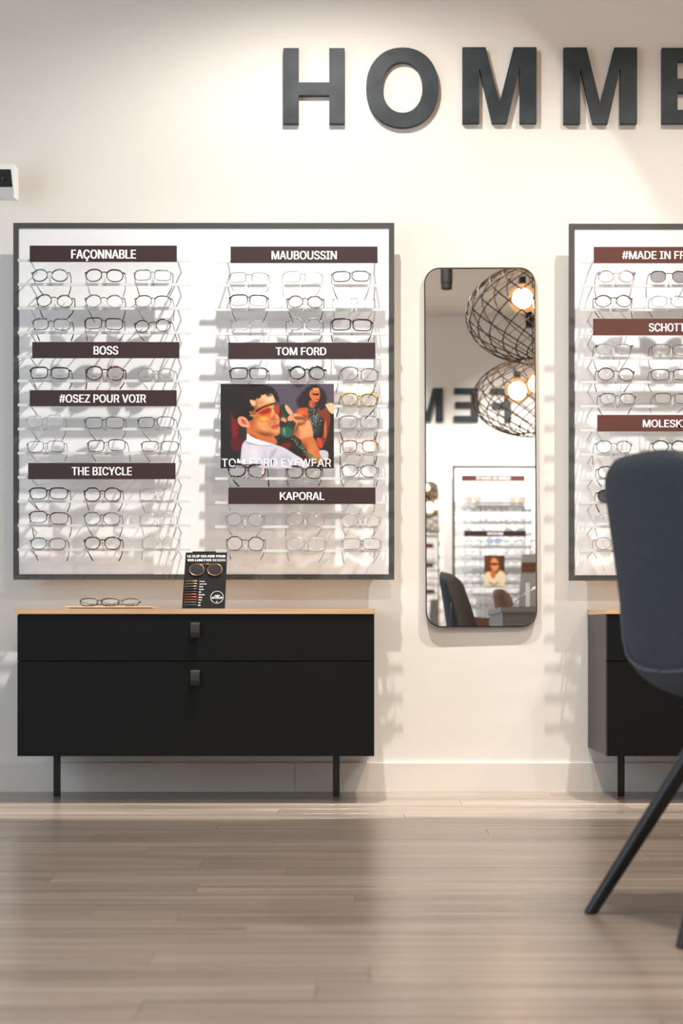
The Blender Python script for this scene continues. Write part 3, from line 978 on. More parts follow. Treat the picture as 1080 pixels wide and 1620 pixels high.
def srgb(c):
    c = np.asarray(c, float) / 255.0
    return np.where(c <= .04045, c / 12.92, ((c + .055) / 1.055) ** 2.4)


def print_mesh(name, img, w_, h_, parent, rough=.35, y=0.0, flip=False):
    Hn, Wn, _ = img.shape
    xs = np.linspace(0, w_, Wn); zs = np.linspace(h_, 0, Hn)
    X, Zz = np.meshgrid(xs, zs)
    vs = np.stack([X, np.full_like(X, y), Zz], -1).reshape(-1, 3)
    i = np.arange(Hn * Wn).reshape(Hn, Wn)
    fs = np.stack([i[:-1, :-1], i[1:, :-1], i[1:, 1:], i[:-1, 1:]], -1).reshape(-1, 4)
    me = bpy.data.meshes.new(name)
    me.from_pydata(vs.tolist(), [], fs.tolist())
    ca = me.color_attributes.new('ink', 'FLOAT_COLOR', 'POINT')
    rgba = np.concatenate([srgb(np.clip(img, 0, 255)), np.ones((Hn, Wn, 1))], -1).reshape(-1)
    ca.data.foreach_set('color', rgba.astype(np.float32))
    m, nt, p = new_mat(name + '_ink')
    at = nt.nodes.new('ShaderNodeVertexColor'); at.layer_name = 'ink'
    nt.links.new(at.outputs[0], p.inputs['Base Color'])
    p.inputs['Roughness'].default_value = rough
    me.materials.append(m)
    o = bpy.data.objects.new(name, me)
    COL.objects.link(o)
    o.parent = parent
    return o


def ad_poster():
    PPo = P1 + .004
    x0, x1, zt_, zb_ = PX(348.8, PPo), PX(528, PPo), PZ(607.3, PPo), PZ(741, PPo)
    root = empty('poster', (x0, -PPo, zb_))
    W_, H_ = x1 - x0, zt_ - zb_
    b = MB(); b.box(0, W_, .0012, .004, 0, H_); b.build('backing', M['white'], root)
    Wn, Hn = 242, 182
    gx, gy, img = painter(Wn, Hn, (44, 40, 46))
    xx = 50 + gx * (1015 - 50) / (Wn - 1); yy = 38 + gy * (762 - 38) / (Hn - 1)
    def pl(pts, col, soft=6, op=1.0): lay(img, poly_mask(xx, yy, pts, soft), col, op)
    # background: violet grey wall, dark left, dark red seats
    pl([(430, 20), (1030, 20), (1030, 260), (880, 330), (560, 330), (470, 200)], (84, 76, 92), 60)
    pl([(30, 20), (200, 20), (190, 800), (30, 800)], (30, 29, 33), 60)
    pl([(900, 330), (1030, 300), (1030, 800), (560, 800), (560, 480), (700, 470)], (34, 22, 22), 40)
    pl([(140, 290), (175, 280), (205, 430), (190, 500), (150, 520)], (120, 24, 24), 24)
    pl([(138, 515), (230, 500), (240, 560), (200, 610), (150, 600)], (86, 20, 22), 20)
    pl([(530, 590), (600, 540), (660, 560), (600, 600)], (110, 26, 24), 20)
    # woman: hair, face, neck, shoulders, dress
    pl([(730, 130), (790, 70), (880, 62), (940, 110), (950, 220), (900, 270), (800, 260), (720, 240), (700, 180)], (40, 28, 32), 26)
    pl([(812, 100), (850, 76), (885, 84), (897, 120), (893, 160), (875, 192), (845, 190), (818, 160), (806, 130)], (206, 112, 62), 6)
    pl([(835, 74), (875, 72), (890, 90), (850, 92)], (226, 150, 108), 6)
    pl([(812, 180), (850, 188), (852, 235), (810, 240), (802, 210)], (190, 88, 40), 6)
    pl([(696, 268), (740, 244), (800, 250), (815, 330), (760, 345), (715, 310)], (198, 84, 34), 8)
    pl([(800, 240), (850, 250), (905, 280), (900, 380), (880, 470), (820, 470), (800, 360)], (46, 50, 50), 8)
    pl([(885, 270), (950, 262), (985, 320), (970, 420), (950, 520), (900, 600), (880, 560), (930, 450), (930, 350), (880, 300)], (122, 52, 30), 8)
    pl([(930, 410), (948, 350), (950, 470), (936, 500)], (200, 100, 56), 6)
    pl([(868, 505), (905, 510), (920, 580), (880, 570)], (196, 70, 34), 6)
    pl([(828, 118), (855, 122), (888, 120), (886, 134), (860, 137), (834, 128)], (18, 14, 16), 3)
    pl([(866, 166), (884, 166), (880, 176), (866, 174)], (150, 44, 34), 3)
    pl([(945, 212), (1012, 208), (1014, 290), (985, 286), (960, 250)], (232, 190, 150), 6)
    rs = np.random.RandomState(4)
    for _ in range(70):
        sx_, sy_ = 840 + rs.randn() * 28, 330 + rs.randn() * 60
        pl([(sx_ - 3, sy_ - 3), (sx_ + 3, sy_ - 3), (sx_ + 3, sy_ + 3), (sx_ - 3, sy_ + 3)], (170, 190, 184), 5, .8)
    # man: hair mass, neck, ear, face, brow
    pl([(160, 330), (150, 200), (190, 90), (290, 48), (420, 44), (500, 80), (545, 150), (540, 200), (480, 130), (400, 150), (330, 200), (320, 330), (240, 360)], (30, 25, 28), 14)
    pl([(275, 395), (330, 420), (440, 450), (515, 500), (522, 556), (400, 560), (290, 520)], (198, 108, 58), 8)
    pl([(285, 470), (360, 500), (300, 530), (280, 520)], (150, 72, 34), 14)
    pl([(305, 190), (350, 150), (430, 118), (480, 120), (506, 160), (512, 200), (498, 240), (520, 265), (540, 320), (556, 345), (548, 385), (560, 430), (548, 470), (500, 488), (430, 486), (350, 450), (300, 400), (290, 320), (300, 250)], (222, 150, 96), 8)
    pl([(420, 120), (480, 122), (505, 165), (505, 190), (440, 200), (380, 235), (360, 200)], (238, 182, 138), 20)
    pl([(300, 330), (360, 380), (420, 450), (500, 485), (430, 488), (350, 452), (298, 400)], (186, 96, 50), 22)
    pl([(520, 260), (556, 338), (535, 355), (505, 350), (500, 300)], (206, 124, 72), 10)
    pl([(476, 330), (520, 310), (548, 345), (520, 352), (482, 352)], (182, 96, 52), 10)
    pl([(540, 270), (560, 230), (590, 250), (560, 330)], (96, 20, 16), 20)
    pl([(198, 330), (235, 316), (275, 340), (300, 400), (275, 412), (225, 400), (200, 370)], (230, 150, 118), 7)
    pl([(222, 340), (255, 350), (272, 385), (240, 380)], (180, 88, 60), 9)
    pl([(476, 406), (510, 382), (548, 384), (545, 408), (505, 424)], (208, 84, 72), 6)
    pl([(480, 404), (520, 398), (550, 392), (546, 399), (510, 406)], (120, 36, 32), 4)
    def gl(cx_, cy_, rx, ry, col, op):
        lay(img, np.exp(-((xx - cx_) / rx) ** 2 - ((yy - cy_) / ry) ** 2), col, op)
    face = poly_mask(xx, yy, [(305, 190), (350, 150), (430, 118), (480, 120), (506, 160), (512, 200), (498, 240), (520, 265), (540, 320), (556, 345), (548, 385), (560, 430), (548, 470), (500, 488), (430, 486), (350, 450), (300, 400), (290, 320), (300, 250)], 8)
    keep = img.copy()
    gl(330, 300, 50, 90, (140, 70, 36), .75); gl(420, 470, 120, 26, (120, 58, 30), .8); gl(400, 400, 70, 40, (232, 156, 104), .7)
    gl(470, 370, 26, 40, (176, 98, 56), .6); gl(520, 440, 26, 22, (236, 164, 118), .7); gl(532, 322, 12, 22, (246, 186, 142), .8)
    gl(470, 160, 30, 26, (252, 208, 166), .8); gl(390, 200, 40, 30, (178, 108, 66), .6); gl(510, 370, 22, 7, (140, 70, 44), .7)
    gl(515, 420, 30, 8, (146, 74, 48), .7); gl(330, 230, 26, 50, (92, 50, 32), .7)
    img[:] = keep * (1 - face[..., None]) + img * face[..., None]
    # curls over the forehead
    for cx_, cy_ in ((330, 160), (370, 140), (410, 110), (450, 110), (300, 200), (310, 250), (280, 300), (260, 260), (300, 330)):
        pl([(cx_ - 26, cy_), (cx_, cy_ - 24), (cx_ + 26, cy_ + 2), (cx_, cy_ + 24)], (26, 20, 20), 10)
    pl([(300, 175), (345, 185), (345, 225), (312, 215)], (236, 178, 132), 8)
    pl([(430, 118), (480, 112), (486, 140), (450, 150)], (60, 38, 30), 8, .6)
    # aviator sunglasses
    pl([(352, 262), (420, 225), (520, 196), (500, 216), (420, 244), (362, 282)], (70, 38, 26), 4)
    pl([(368, 280), (420, 244), (480, 236), (478, 300), (455, 350), (410, 368), (375, 345), (362, 310)], (214, 104, 34), 5)
    pl([(378, 288), (425, 256), (475, 248), (470, 280), (410, 300)], (150, 40, 20), 18)
    pl([(380, 330), (430, 320), (460, 335), (415, 362)], (244, 168, 84), 16)
    pl([(500, 240), (545, 220), (550, 290), (528, 300), (510, 270)], (170, 60, 26), 7)
    pl([(302, 306), (360, 308), (360, 316), (302, 314)], (190, 150, 70), 4)
    pl([(470, 236), (505, 232), (505, 242), (470, 244)], (200, 160, 90), 3)
    # telephone handset, hand, forearm
    pl([(560, 220), (620, 230), (668, 330), (672, 440), (650, 490), (600, 498), (562, 470), (560, 420), (610, 400), (620, 340), (570, 280)], (26, 58, 48), 8)
    pl([(566, 420), (600, 402), (655, 420), (655, 480), (610, 496), (566, 478)], (44, 92, 74), 10)
    pl([(580, 425), (600, 420), (602, 470), (585, 466)], (120, 160, 140), 12, .7)
    pl([(598, 226), (618, 222), (662, 278), (660, 298), (634, 298), (605, 256)], (236, 168, 136), 6)
    pl([(564, 335), (590, 326), (612, 350), (606, 366), (575, 356)], (226, 146, 106), 5)
    pl([(620, 330), (650, 300), (672, 320), (665, 350), (630, 356)], (228, 152, 110), 5)
    pl([(664, 300), (700, 290), (760, 320), (810, 360), (832, 420), (836, 500), (790, 524), (740, 520), (690, 480), (670, 460), (690, 380), (668, 350)], (226, 148, 96), 7)
    pl([(660, 470), (700, 400), (720, 365), (728, 372), (700, 430), (674, 478)], (130, 62, 36), 4)
    pl([(720, 390), (770, 345), (790, 350), (740, 392)], (168, 92, 56), 6)
    pl([(675, 320), (740, 320), (780, 345), (700, 345)], (90, 48, 34), 9, .7)
    pl([(735, 515), (836, 495), (880, 580), (915, 660), (918, 715), (840, 700), (780, 600)], (200, 112, 62), 8)
    pl([(736, 520), (780, 600), (830, 690), (790, 680), (750, 600)], (120, 58, 34), 12)
    gl(700, 470, 30, 60, (150, 84, 50), .6); gl(790, 420, 26, 60, (246, 182, 136), .5); gl(740, 380, 40, 14, (120, 62, 38), .5)
    gl(700, 420, 14, 40, (110, 56, 34), .5); gl(760, 440, 20, 30, (240, 176, 130), .4); gl(830, 620, 26, 70, (226, 140, 88), .5); gl(770, 600, 20, 60, (96, 46, 28), .6)
    gl(740, 290, 30, 20, (236, 130, 66), .6); gl(770, 320, 30, 20, (120, 46, 20), .6); gl(850, 215, 20, 20, (120, 50, 26), .6)
    # coiled cord
    for i in range(46):
        t = i / 45
        cx_ = 655 + 225 * t; cy_ = 492 + 205 * t ** .8 + 12 * math.sin(i * 1.5); cx_ += 9 * math.cos(i * 1.5)
        pl([(cx_ - 6, cy_), (cx_, cy_ - 6), (cx_ + 6, cy_), (cx_, cy_ + 6)], (58, 150, 112) if i % 3 else (24, 70, 54), 5)
    # white shirt
    pl([(280, 460), (300, 480), (400, 530), (520, 560), (600, 590), (680, 640), (752, 690), (760, 780), (210, 780), (220, 680), (234, 560), (272, 510)], (206, 204, 218), 6)
    pl([(280, 466), (330, 500), (470, 545), (500, 556), (400, 562), (282, 530), (272, 500)], (226, 226, 236), 5)
    pl([(270, 535), (400, 566), (500, 562), (440, 572), (300, 556)], (150, 148, 166), 5)
    pl([(520, 590), (480, 620), (465, 680), (460, 780), (475, 780), (490, 680), (530, 610)], (168, 166, 186), 12, .8)
    pl([(890, 612), (960, 615), (965, 680), (925, 690)], (196, 196, 208), 7)
    gl(330, 640, 60, 80, (236, 236, 244), .5); gl(600, 690, 60, 40, (150, 148, 168), .5); gl(420, 700, 30, 90, (176, 174, 194), .5)
    img[:] = img + rs.randn(*img.shape[:2])[..., None] * 4
    # paper print: contrast of the photograph
    img[:] = np.clip(img * .93 - 4, 0, 255)
    im = print_mesh('picture', img, W_, H_, root, .4)
    m = MB()
    add_text(m, 'TOM FORD EYEWEAR', W_ * (60 - 50) / 965, H_ * .017, -.0007, W_ * .965, H_ * .098, .006)
    m.build('lettering', M['white'], root)
    tag(root, 'advertising poster of man in sunglasses on telephone, woman behind', 'poster')


ad_poster()

# ------------------------------------------------------------------ sideboards
PSB = .40


def sideboard(xa, label, top_l, top_r):
    """xa: left x of body at the front"""
    W_ = PX(592, PSB) - PX(27, PSB)
    z0, z1 = PZ(1196.5, PSB), PZ(971.3, PSB)
    zt_ = PZ(962.8, PSB)
    root = empty('sideboard', (xa + W_ / 2, 0, 0))
    h = W_ / 2
    D = PSB
    b = MB()
    t = .016
    b.box(-h, -h + t, -D + .019, -.002, z0, z1); b.box(h - t, h, -D + .019, -.002, z0, z1)
    b.box(-h + t, h - t, -D + .019, -.002, z0, z0 + t); b.box(-h + t, h - t, -D + .019, -.002, z1 - t, z1)
    b.box(-h + t, h - t, -.012, -.002, z0 + t, z1 - t)
    b.build('carcass', M['cab_side'], root)
    zs = PZ(1046, PSB)
    for (a, c_) in ((zs + .0015, z1 - .003), (z0 + .0005, zs - .0015)):
        b = MB(); b.box(-h + .001, h - .001, -D, -D + .018, a, c_, .0012)
        dr = b.build('drawer_front', M['black'], root)
        # leather loop pull
        b = MB()
        zc = (PZ(985, PSB + .01) if a > zs else PZ(1060.5, PSB + .01))
        xc = PX(308.5, PSB + .01) - (PX(27, PSB) + W_ / 2)
        ww = .0145
        prof = [(-D - .0012, zc), (-D - .006, zc + .001), (-D - .010, zc - .006), (-D - .015, zc - .018), (-D - .020, zc - .032), (-D - .021, zc - .044), (-D - .017, zc - .050), (-D - .010, zc - .048), (-D - .004, zc - .034), (-D - .0012, zc - .016)]
        th_ = .0022
        n = len(prof)
        vs = []
        for i, (py_, pz_) in enumerate(prof):
            q0 = Vector(prof[max(0, i - 1)]); q1 = Vector(prof[min(n - 1, i + 1)])
            tt = (q1 - q0).normalized(); nn = Vector((-tt.y, tt.x)) * th_
            for xx in (xc - ww, xc + ww):
                vs += [(xx, py_, pz_), (xx, py_ + nn.x, pz_ + nn.y)]
        fs = []
        for i in range(n - 1):
            a_, c2 = 4 * i, 4 * (i + 1)
            fs += [(a_, a_ + 2, c2 + 2, c2), (a_ + 1, c2 + 1, c2 + 3, a_ + 3), (a_, c2, c2 + 1, a_ + 1), (a_ + 2, a_ + 3, c2 + 3, c2 + 2)]
        b.add(vs, fs)
        pull = b.build('leather_pull', M['leather'], dr, smooth=False)
        b = MB(); b.box(xc - ww - .0008, xc + ww + .0008, -D - .0035, -D - .0002, zc - .010, zc + .0015)
        b.build('pull_bar', M['metal_black'], dr)
    b = MB(); b.box(-h + top_l, h + top_r, -D - .004, -.003, z1, zt_, .0008)
    b.build('worktop', M['oak'], root)
    for xl, xr in ((84.5, 95.5), (526.3, 537)):
        for yy in (.16, .34 if False else .075):
            pass
        xa_ = PX(xl, .17) - (PX(27, PSB) + W_ / 2); xb_ = PX(xr, .17) - (PX(27, PSB) + W_ / 2)
        b = MB()
        b.box(xa_, xb_, -.170, -.164, 0, z0)
        b.box(xa_, xb_, -.164, -.05, z0 - .006, z0)
        b.build('leg', M['metal_black'], root)
    tag(root, label, 'sideboard')
    return root


xsl = PX(27, PSB)
sideboard(xsl, 'black two-drawer sideboard with oak top standing under the left board', -.0085, .003)
sideboard(PX(959.5, PSB), 'black sideboard with oak top partly hidden behind the grey chair', -.003, .0085)
ZTOP = PZ(962.8, PSB)

# tray with glasses
pt = .24
ty0 = -.33
tray = MB()
xa, xb = PX(108, .30), PX(242, .30)
n = 24
top = []; bot = []
prof = [(0, .0035), (.012, .001), (.05, 0)]
tray.add([(xa, -.36, .0045), (xb, -.36, .0045), (xb, -.20, .0045), (xa, -.20, .0045),
          (xa, -.36, .0075), (xb, -.36, .0075), (xb, -.20, .0075), (xa, -.20, .0075),
          (xa + .02, -.345, 0), (xb - .02, -.345, 0), (xb - .02, -.215, 0), (xa + .02, -.215, 0)],
         [(4, 5, 6, 7), (0, 1, 5, 4), (1, 2, 6, 5), (2, 3, 7, 6), (3, 0, 4, 7), (0, 8, 9, 1), (1, 9, 10, 2), (2, 10, 11, 3), (3, 11, 8, 0), (8, 11, 10, 9)])
cxm = (xa + xb) / 2
tray.v = [(v[0] - cxm, v[1] + .28, v[2]) for v in tray.v]
tro = tray.build('tray', M['tray'], loc=(cxm, -.28, ZTOP + .0005))
tag(tro, 'thin pale wooden tray lying on top of the left sideboard', 'tray')


def lying(cx_px, y, label, fm, half_px, hgt, rot, lens='lens', tl=.9, zoff=0.0):
    """folded glasses lying on the tray, seen from the front"""
    d = CAMD + y
    wx = half_px * d / F
    zt_ = ZTOP + .0085 + zoff
    root = empty('eyeglasses', (PX(cx_px, -y), y, zt_), rot)
    m = MB()
    lw, lh = wx * .86, hgt
    for s_ in (-1, 1):
        c = s_ * wx * .53
        pts = superpts(0, 0, lw, lh * 1.6, 'panto')
        path = [Vector((c + p[0] * s_, p[1] * .55 + .010 * ((c + p[0]) / wx) ** 2, (p[1] + lh * .8) * .92 + .002)) for p in pts]
        m.tube(path, .0019, 6, True)
        lo = MB(); lo.fan(path, sum(path, Vector()) / len(path)); lo.build('lens', M[lens], root, smooth=True)
    m.tube([Vector((x_, (.2) * lh + .001, lh * 1.0 + .002 + .002 * math.cos(x_ / wx * 3))) for x_ in (-wx * .14, 0, wx * .14)], .0015, 6)
    m.build('front', fm, root, smooth=True)
    for s_ in (-1, 1):
        m = MB()
        m.tube([Vector((s_ * wx, .015, lh * 1.1)), Vector((s_ * wx * .99, .024, lh * .9)), Vector((s_ * wx * .5, .034 + s_ * .006, lh * .5)), Vector((-s_ * wx * .55, .044 + s_ * .006, .006)), Vector((-s_ * wx * .8, .04 + s_ * .006, .003))], .0014, 6, rz=.0022)
        m.build('temple', fm, root, smooth=True)
    tag(root, label, 'glasses', 'eyeglasses lying on the tray')
    return root


lying(157, -.25, 'dark glasses lying on the tray at the left, partly behind the other pair', FR['black'], 31, .0175, .05)
lying(190.5, -.315, 'dark mottled glasses lying on the tray at the right, in front', two_tone('frame_lying', (.008, .008, .01), (.12, .09, .06), 160), 31, .016, -.04)

# counter card
pc = .33
x0, x1, zt_, zb_ = PX(287.6, pc), PX(355.6, pc), PZ(872.5, pc), ZTOP + .0004
card = empty('counter_card', (x0, -pc, zb_))
W_, H_ = x1 - x0, zt_ - zb_
LEAN = .045


def CP(u, v, out=0.0):
    """card front: u,v from pixel crop (75..905, 150..1210 of the 12x zoom), leaning back"""
    a = (u - 75) / 830 * W_ ; c_ = (1210 - v) / 1060 * H_
    return (a + (c_ / H_) * .0025, (c_ / H_) * LEAN - out, c_)


b = MB()
fr = [CP(75, 1210), CP(905, 1210), CP(915, 155), CP(700, 155), CP(700, 135), CP(240, 135), CP(240, 155), CP(108, 155)]
bk = [(p[0], p[1] + .0025, p[2]) for p in fr]
n = len(fr)
b.add(fr + bk, [tuple(range(n)), tuple(range(2 * n - 1, n - 1, -1))] + [(i, i + n, (i + 1) % n + n, (i + 1) % n) for i in range(n)])
b.build('panel', M['card'], card)
b = MB(); b.add([(W_ * .3, LEAN * .8, H_ * .8), (W_ * .7, LEAN * .8, H_ * .8), (W_ * .75, LEAN + .05, 0), (W_ * .25, LEAN + .05, 0), (W_ * .3, LEAN * .8 + .002, H_ * .8), (W_ * .7, LEAN * .8 + .002, H_ * .8), (W_ * .75, LEAN + .052, 0), (W_ * .25, LEAN + .052, 0)],
                [(0, 1, 2, 3), (7, 6, 5, 4), (0, 4, 5, 1), (3, 2, 6, 7), (0, 3, 7, 4), (1, 5, 6, 2)])
b.build('easel_leg', M['card'], card)


def card_text(mb, s, u0, u1, v0, v1, bold):
    vs, fs = text_mesh(s, 1, 1, 0)
    k_ = abs(v1 - v0) * bold * 2.2
    for q, dx in enumerate((0, k_, 2 * k_)):
        mb.add([CP(u0 + dx + (u1 - u0 - 2 * k_) * a[0], v1 + (v0 - v1) * a[2], .0005 + .00004 * q) for a in vs], fs)


m = MB()
card_text(m, 'LE CLIP SOLAIRE POUR', 145, 882, 205, 248, .035)
card_text(m, 'VOS LUNETTES', 145, 612, 280, 322, .035)
m.build('headline', M['white'], card)
m = MB(); card_text(m, 'DESIGN', 640, 886, 280, 322, .0); m.build('headline', M['white'], card)
# clip-on sunglasses fixed to the card
cl = MB(); ln = MB()
for cx_ in (338, 690):
    pts = [(cx_ + 138 * math.cos(a) , 480 + 106 * math.copysign(abs(math.sin(a)) ** .85, math.sin(a)) + (0)) for a in [2 * PI * k / 28 for k in range(28)]]
    path = [Vector(CP(p[0], p[1], .0045)) for p in pts]
    cl.tube(path, .0010, 6, True)
    ln.fan([Vector(CP(p[0], p[1], .004)) for p in pts], Vector(CP(cx_, 480, .0055)))
cl.tube([Vector(CP(400, 380, .0045)), Vector(CP(515, 372, .005)), Vector(CP(640, 380, .0045))], .0008, 6)
clip = cl.build('clip_on_sunglasses', M['gold'], card, smooth=True)
ln.build('lens', M['lens_dark'], clip)
sw = ['gold', 'silver', 'goldl', 'black', 'black', 'copper', 'copper', 'red', 'slate', 'bluem']
swm = {'gold': M['gold'], 'silver': FR['silver'], 'goldl': M['gold'], 'black': FR['gun'], 'copper': mat('swatch_copper', (.45, .16, .07), .3, .8), 'red': M['red'], 'slate': FR['slate'], 'bluem': mat('swatch_blue', (.08, .15, .28), .3, .5)}
names = ['Or antique', 'Argent antique', 'Or mat', 'Gun mat', 'Noir', 'Brun mat', 'Bronze', 'Rouge', 'Vert', 'Bleu']
wid = [105, 140, 70, 88, 42, 108, 68, 62, 42, 44]
tx = MB()
for i, (s_, nm) in enumerate(zip(sw, names)):
    v = 700 + i * 49.3
    m = MB()
    m.tube([Vector(CP(118 - i * .8, v + 10, .001)), Vector(CP(150 - i, v - 8, .003)), Vector(CP(340 - i, v - 8, .003)), Vector(CP(370 - i, v + 10, .001))], .0013, 6)
    m.build('colour_sample', swm[s_], card, smooth=True)
    card_text(tx, nm, 398 - i, 398 - i + wid[i], v - 12, v + 12, .02)
ring = MB(); ring.tube([Vector(CP(745 + 122 * math.cos(a), 995 + 112 * math.sin(a), .0006)) for a in [2 * PI * k / 36 for k in range(36)]], .0008, 4, True)
card_text(ring, 'original', 700, 800, 950, 985, .02)
card_text(ring, 'OPTICLIP', 645, 850, 990, 1022, .03)
card_text(ring, 'O', 733, 757, 1070, 1092, .03)
ring.build('round_logo', M['white'], card)
tx.build('colour_names', M['white'], card)
tag(card, 'black counter card with gold clip-on sunglasses and colour samples on sideboard', 'sign')

# ------------------------------------------------------------------ wall mirror


def rrect(hw, hh, r, n=8):
    pts = []
    for cx_, cz_, a0 in ((hw - r, hh - r, 0), (-hw + r, hh - r, 90), (-hw + r, -hh + r, 180), (hw - r, -hh + r, 270)):
        for k in range(n + 1):
            a = math.radians(a0 + 90 * k / n)
            pts.append((cx_ + r * math.cos(a), cz_ + r * math.sin(a)))
    return pts


def wall_mirror(cx_, y, cz_, hw, hh, label, rot=(0, 0, 0), out=.022, flip=False):
    root = empty('wall_mirror', (cx_, y, cz_ - hh))
    s_ = -1 if not flip else 1
    o_ = rrect(hw, hh, .055); i_ = rrect(hw - .0035, hh - .0035, .052)
    n = len(o_)
    m = MB()
    vs = [(p[0], 0, p[1]) for p in o_] + [(p[0], 0, p[1]) for p in i_] + [(p[0], -s_ * .016, p[1]) for p in o_] + [(p[0], -s_ * .004, p[1]) for p in i_]
    fs = []
    for k in range(n):
        l = (k + 1) % n
        fs += [(k, l, n + l, n + k), (k, 2 * n + k, 2 * n + l, l), (n + k, n + l, 3 * n + l, 3 * n + k)]
    fs.append(tuple(2 * n + k for k in range(n)))
    m.add([(v[0], v[1], v[2] + hh) for v in vs], fs)
    m.build('frame', M['mframe'], root)
    g = MB(); g.prism([(p[0], p[1] + hh) for p in i_], -s_ * .0035, -s_ * .0065)
    g.build('mirror_glass', M['mirror'], root)
    b = MB()
    for zz in (hh * .5, hh * 1.5):
        b.box(-.06, .06, min(-s_ * .016, -s_ * (out - .0005)), max(-s_ * .016, -s_ * (out - .0005)), zz - .03, zz + .03)
    b.build('hanger', M['mframe'], root)
    root.location = (cx_, y + s_ * out, cz_ - hh)
    root.rotation_euler = rot
    tag(root, label, 'mirror')
    return root


PM = .022
mcx = (PX(673.5, PM) + PX(849.5, PM)) / 2; mhw = (PX(849.5, PM) - PX(673.5, PM)) / 2
mcz = (PZ(422.3, PM) + PZ(992, PM)) / 2; mhh = (PZ(422.3, PM) - PZ(992, PM)) / 2
YAW = -1
MIR = wall_mirror(mcx, 0, mcz, mhw, mhh, 'tall round-cornered mirror in thin black frame between the two boards', rot=(-.0085, -.0045, -.0090 * YAW), out=.024)

# ------------------------------------------------------------------ wall-mounted camera device at the left edge
pcam = .13
dev = empty('wall_camera', (PX(2, pcam), 0, PZ(290, pcam)))
ox_, oz_ = dev.location.x, dev.location.z
def DX(px, p): return PX(px, p) - ox_
def DZ(py, p): return PZ(py, p) - oz_
b = MB()
xl_, xr_, zt2, zb2 = DX(-22, pcam), DX(22.3, pcam), DZ(259, pcam), DZ(313, pcam)
skew = .004
fr = [(xl_, -pcam, zb2), (xr_ + .001, -pcam, zb2), (xr_ - .001, -pcam, zt2), (xl_, -pcam, zt2)]
bk = [(xl_ + .004, -pcam + .05, zb2 + .004), (xr_ + .0055, -pcam + .05, zb2 + .004), (xr_ + .004, -pcam + .05, zt2 - .004), (xl_ + .004, -pcam + .05, zt2 - .004)]
b.add(fr + bk, [(0, 1, 2, 3), (7, 6, 5, 4), (0, 4, 5, 1), (1, 5, 6, 2), (2, 6, 7, 3), (3, 7, 4, 0)])
b.build('housing', M['cam_white'], dev)
b = MB(); b.add([(DX(-17, pcam), -pcam - .001, DZ(296, pcam)), (DX(20.0, pcam), -pcam - .001, DZ(296, pcam)), (DX(17.2, pcam), -pcam - .001, DZ(268, pcam)), (DX(-17, pcam), -pcam - .001, DZ(268, pcam))], [(0, 1, 2, 3)])
ff = b.build('front_window', M['cam_black'], dev)
b = MB(); b.lathe([(.010, -pcam - .0015), (.010, -pcam - .005), (.007, -pcam - .006), (.006, -pcam - .004)], (DX(7, pcam), 0, DZ(281, pcam)), 'y', 20)
b.build('lens_ring', M['cam_black'], ff, smooth=False)
b = MB(); b.box(DX(-20, pcam), DX(21.6, pcam), -pcam - .0012, -pcam, DZ(312.2, pcam), DZ(296.6, pcam)); b.build('lower_panel', M['cam_grey'], dev)
b = MB()
b.lathe([(.001, -.02), (.014, -.016), (.020, 0), (.014, .016), (.001, .02)], (DX(18, .09), -.085, DZ(291, .09)), 'z', 16)
b.build('swivel_joint', M['cam_white'], dev, smooth=True)
b = MB(); b.tube([(DX(8, .05), -.07, DZ(295, .05)), (DX(2, .03), -.03, DZ(296, .03)), (DX(0, .0), -.004, DZ(297, 0))], .012, 10)
b.lathe([(.026, -.001), (.026, -.008), (.02, -.012)], (DX(0, 0), 0, DZ(297, 0)), 'y', 20)
b.build('wall_arm', M['cam_white'], dev, smooth=True)
tag(dev, 'small white wall camera with black front at the left photo edge', 'camera')

# ------------------------------------------------------------------ chair


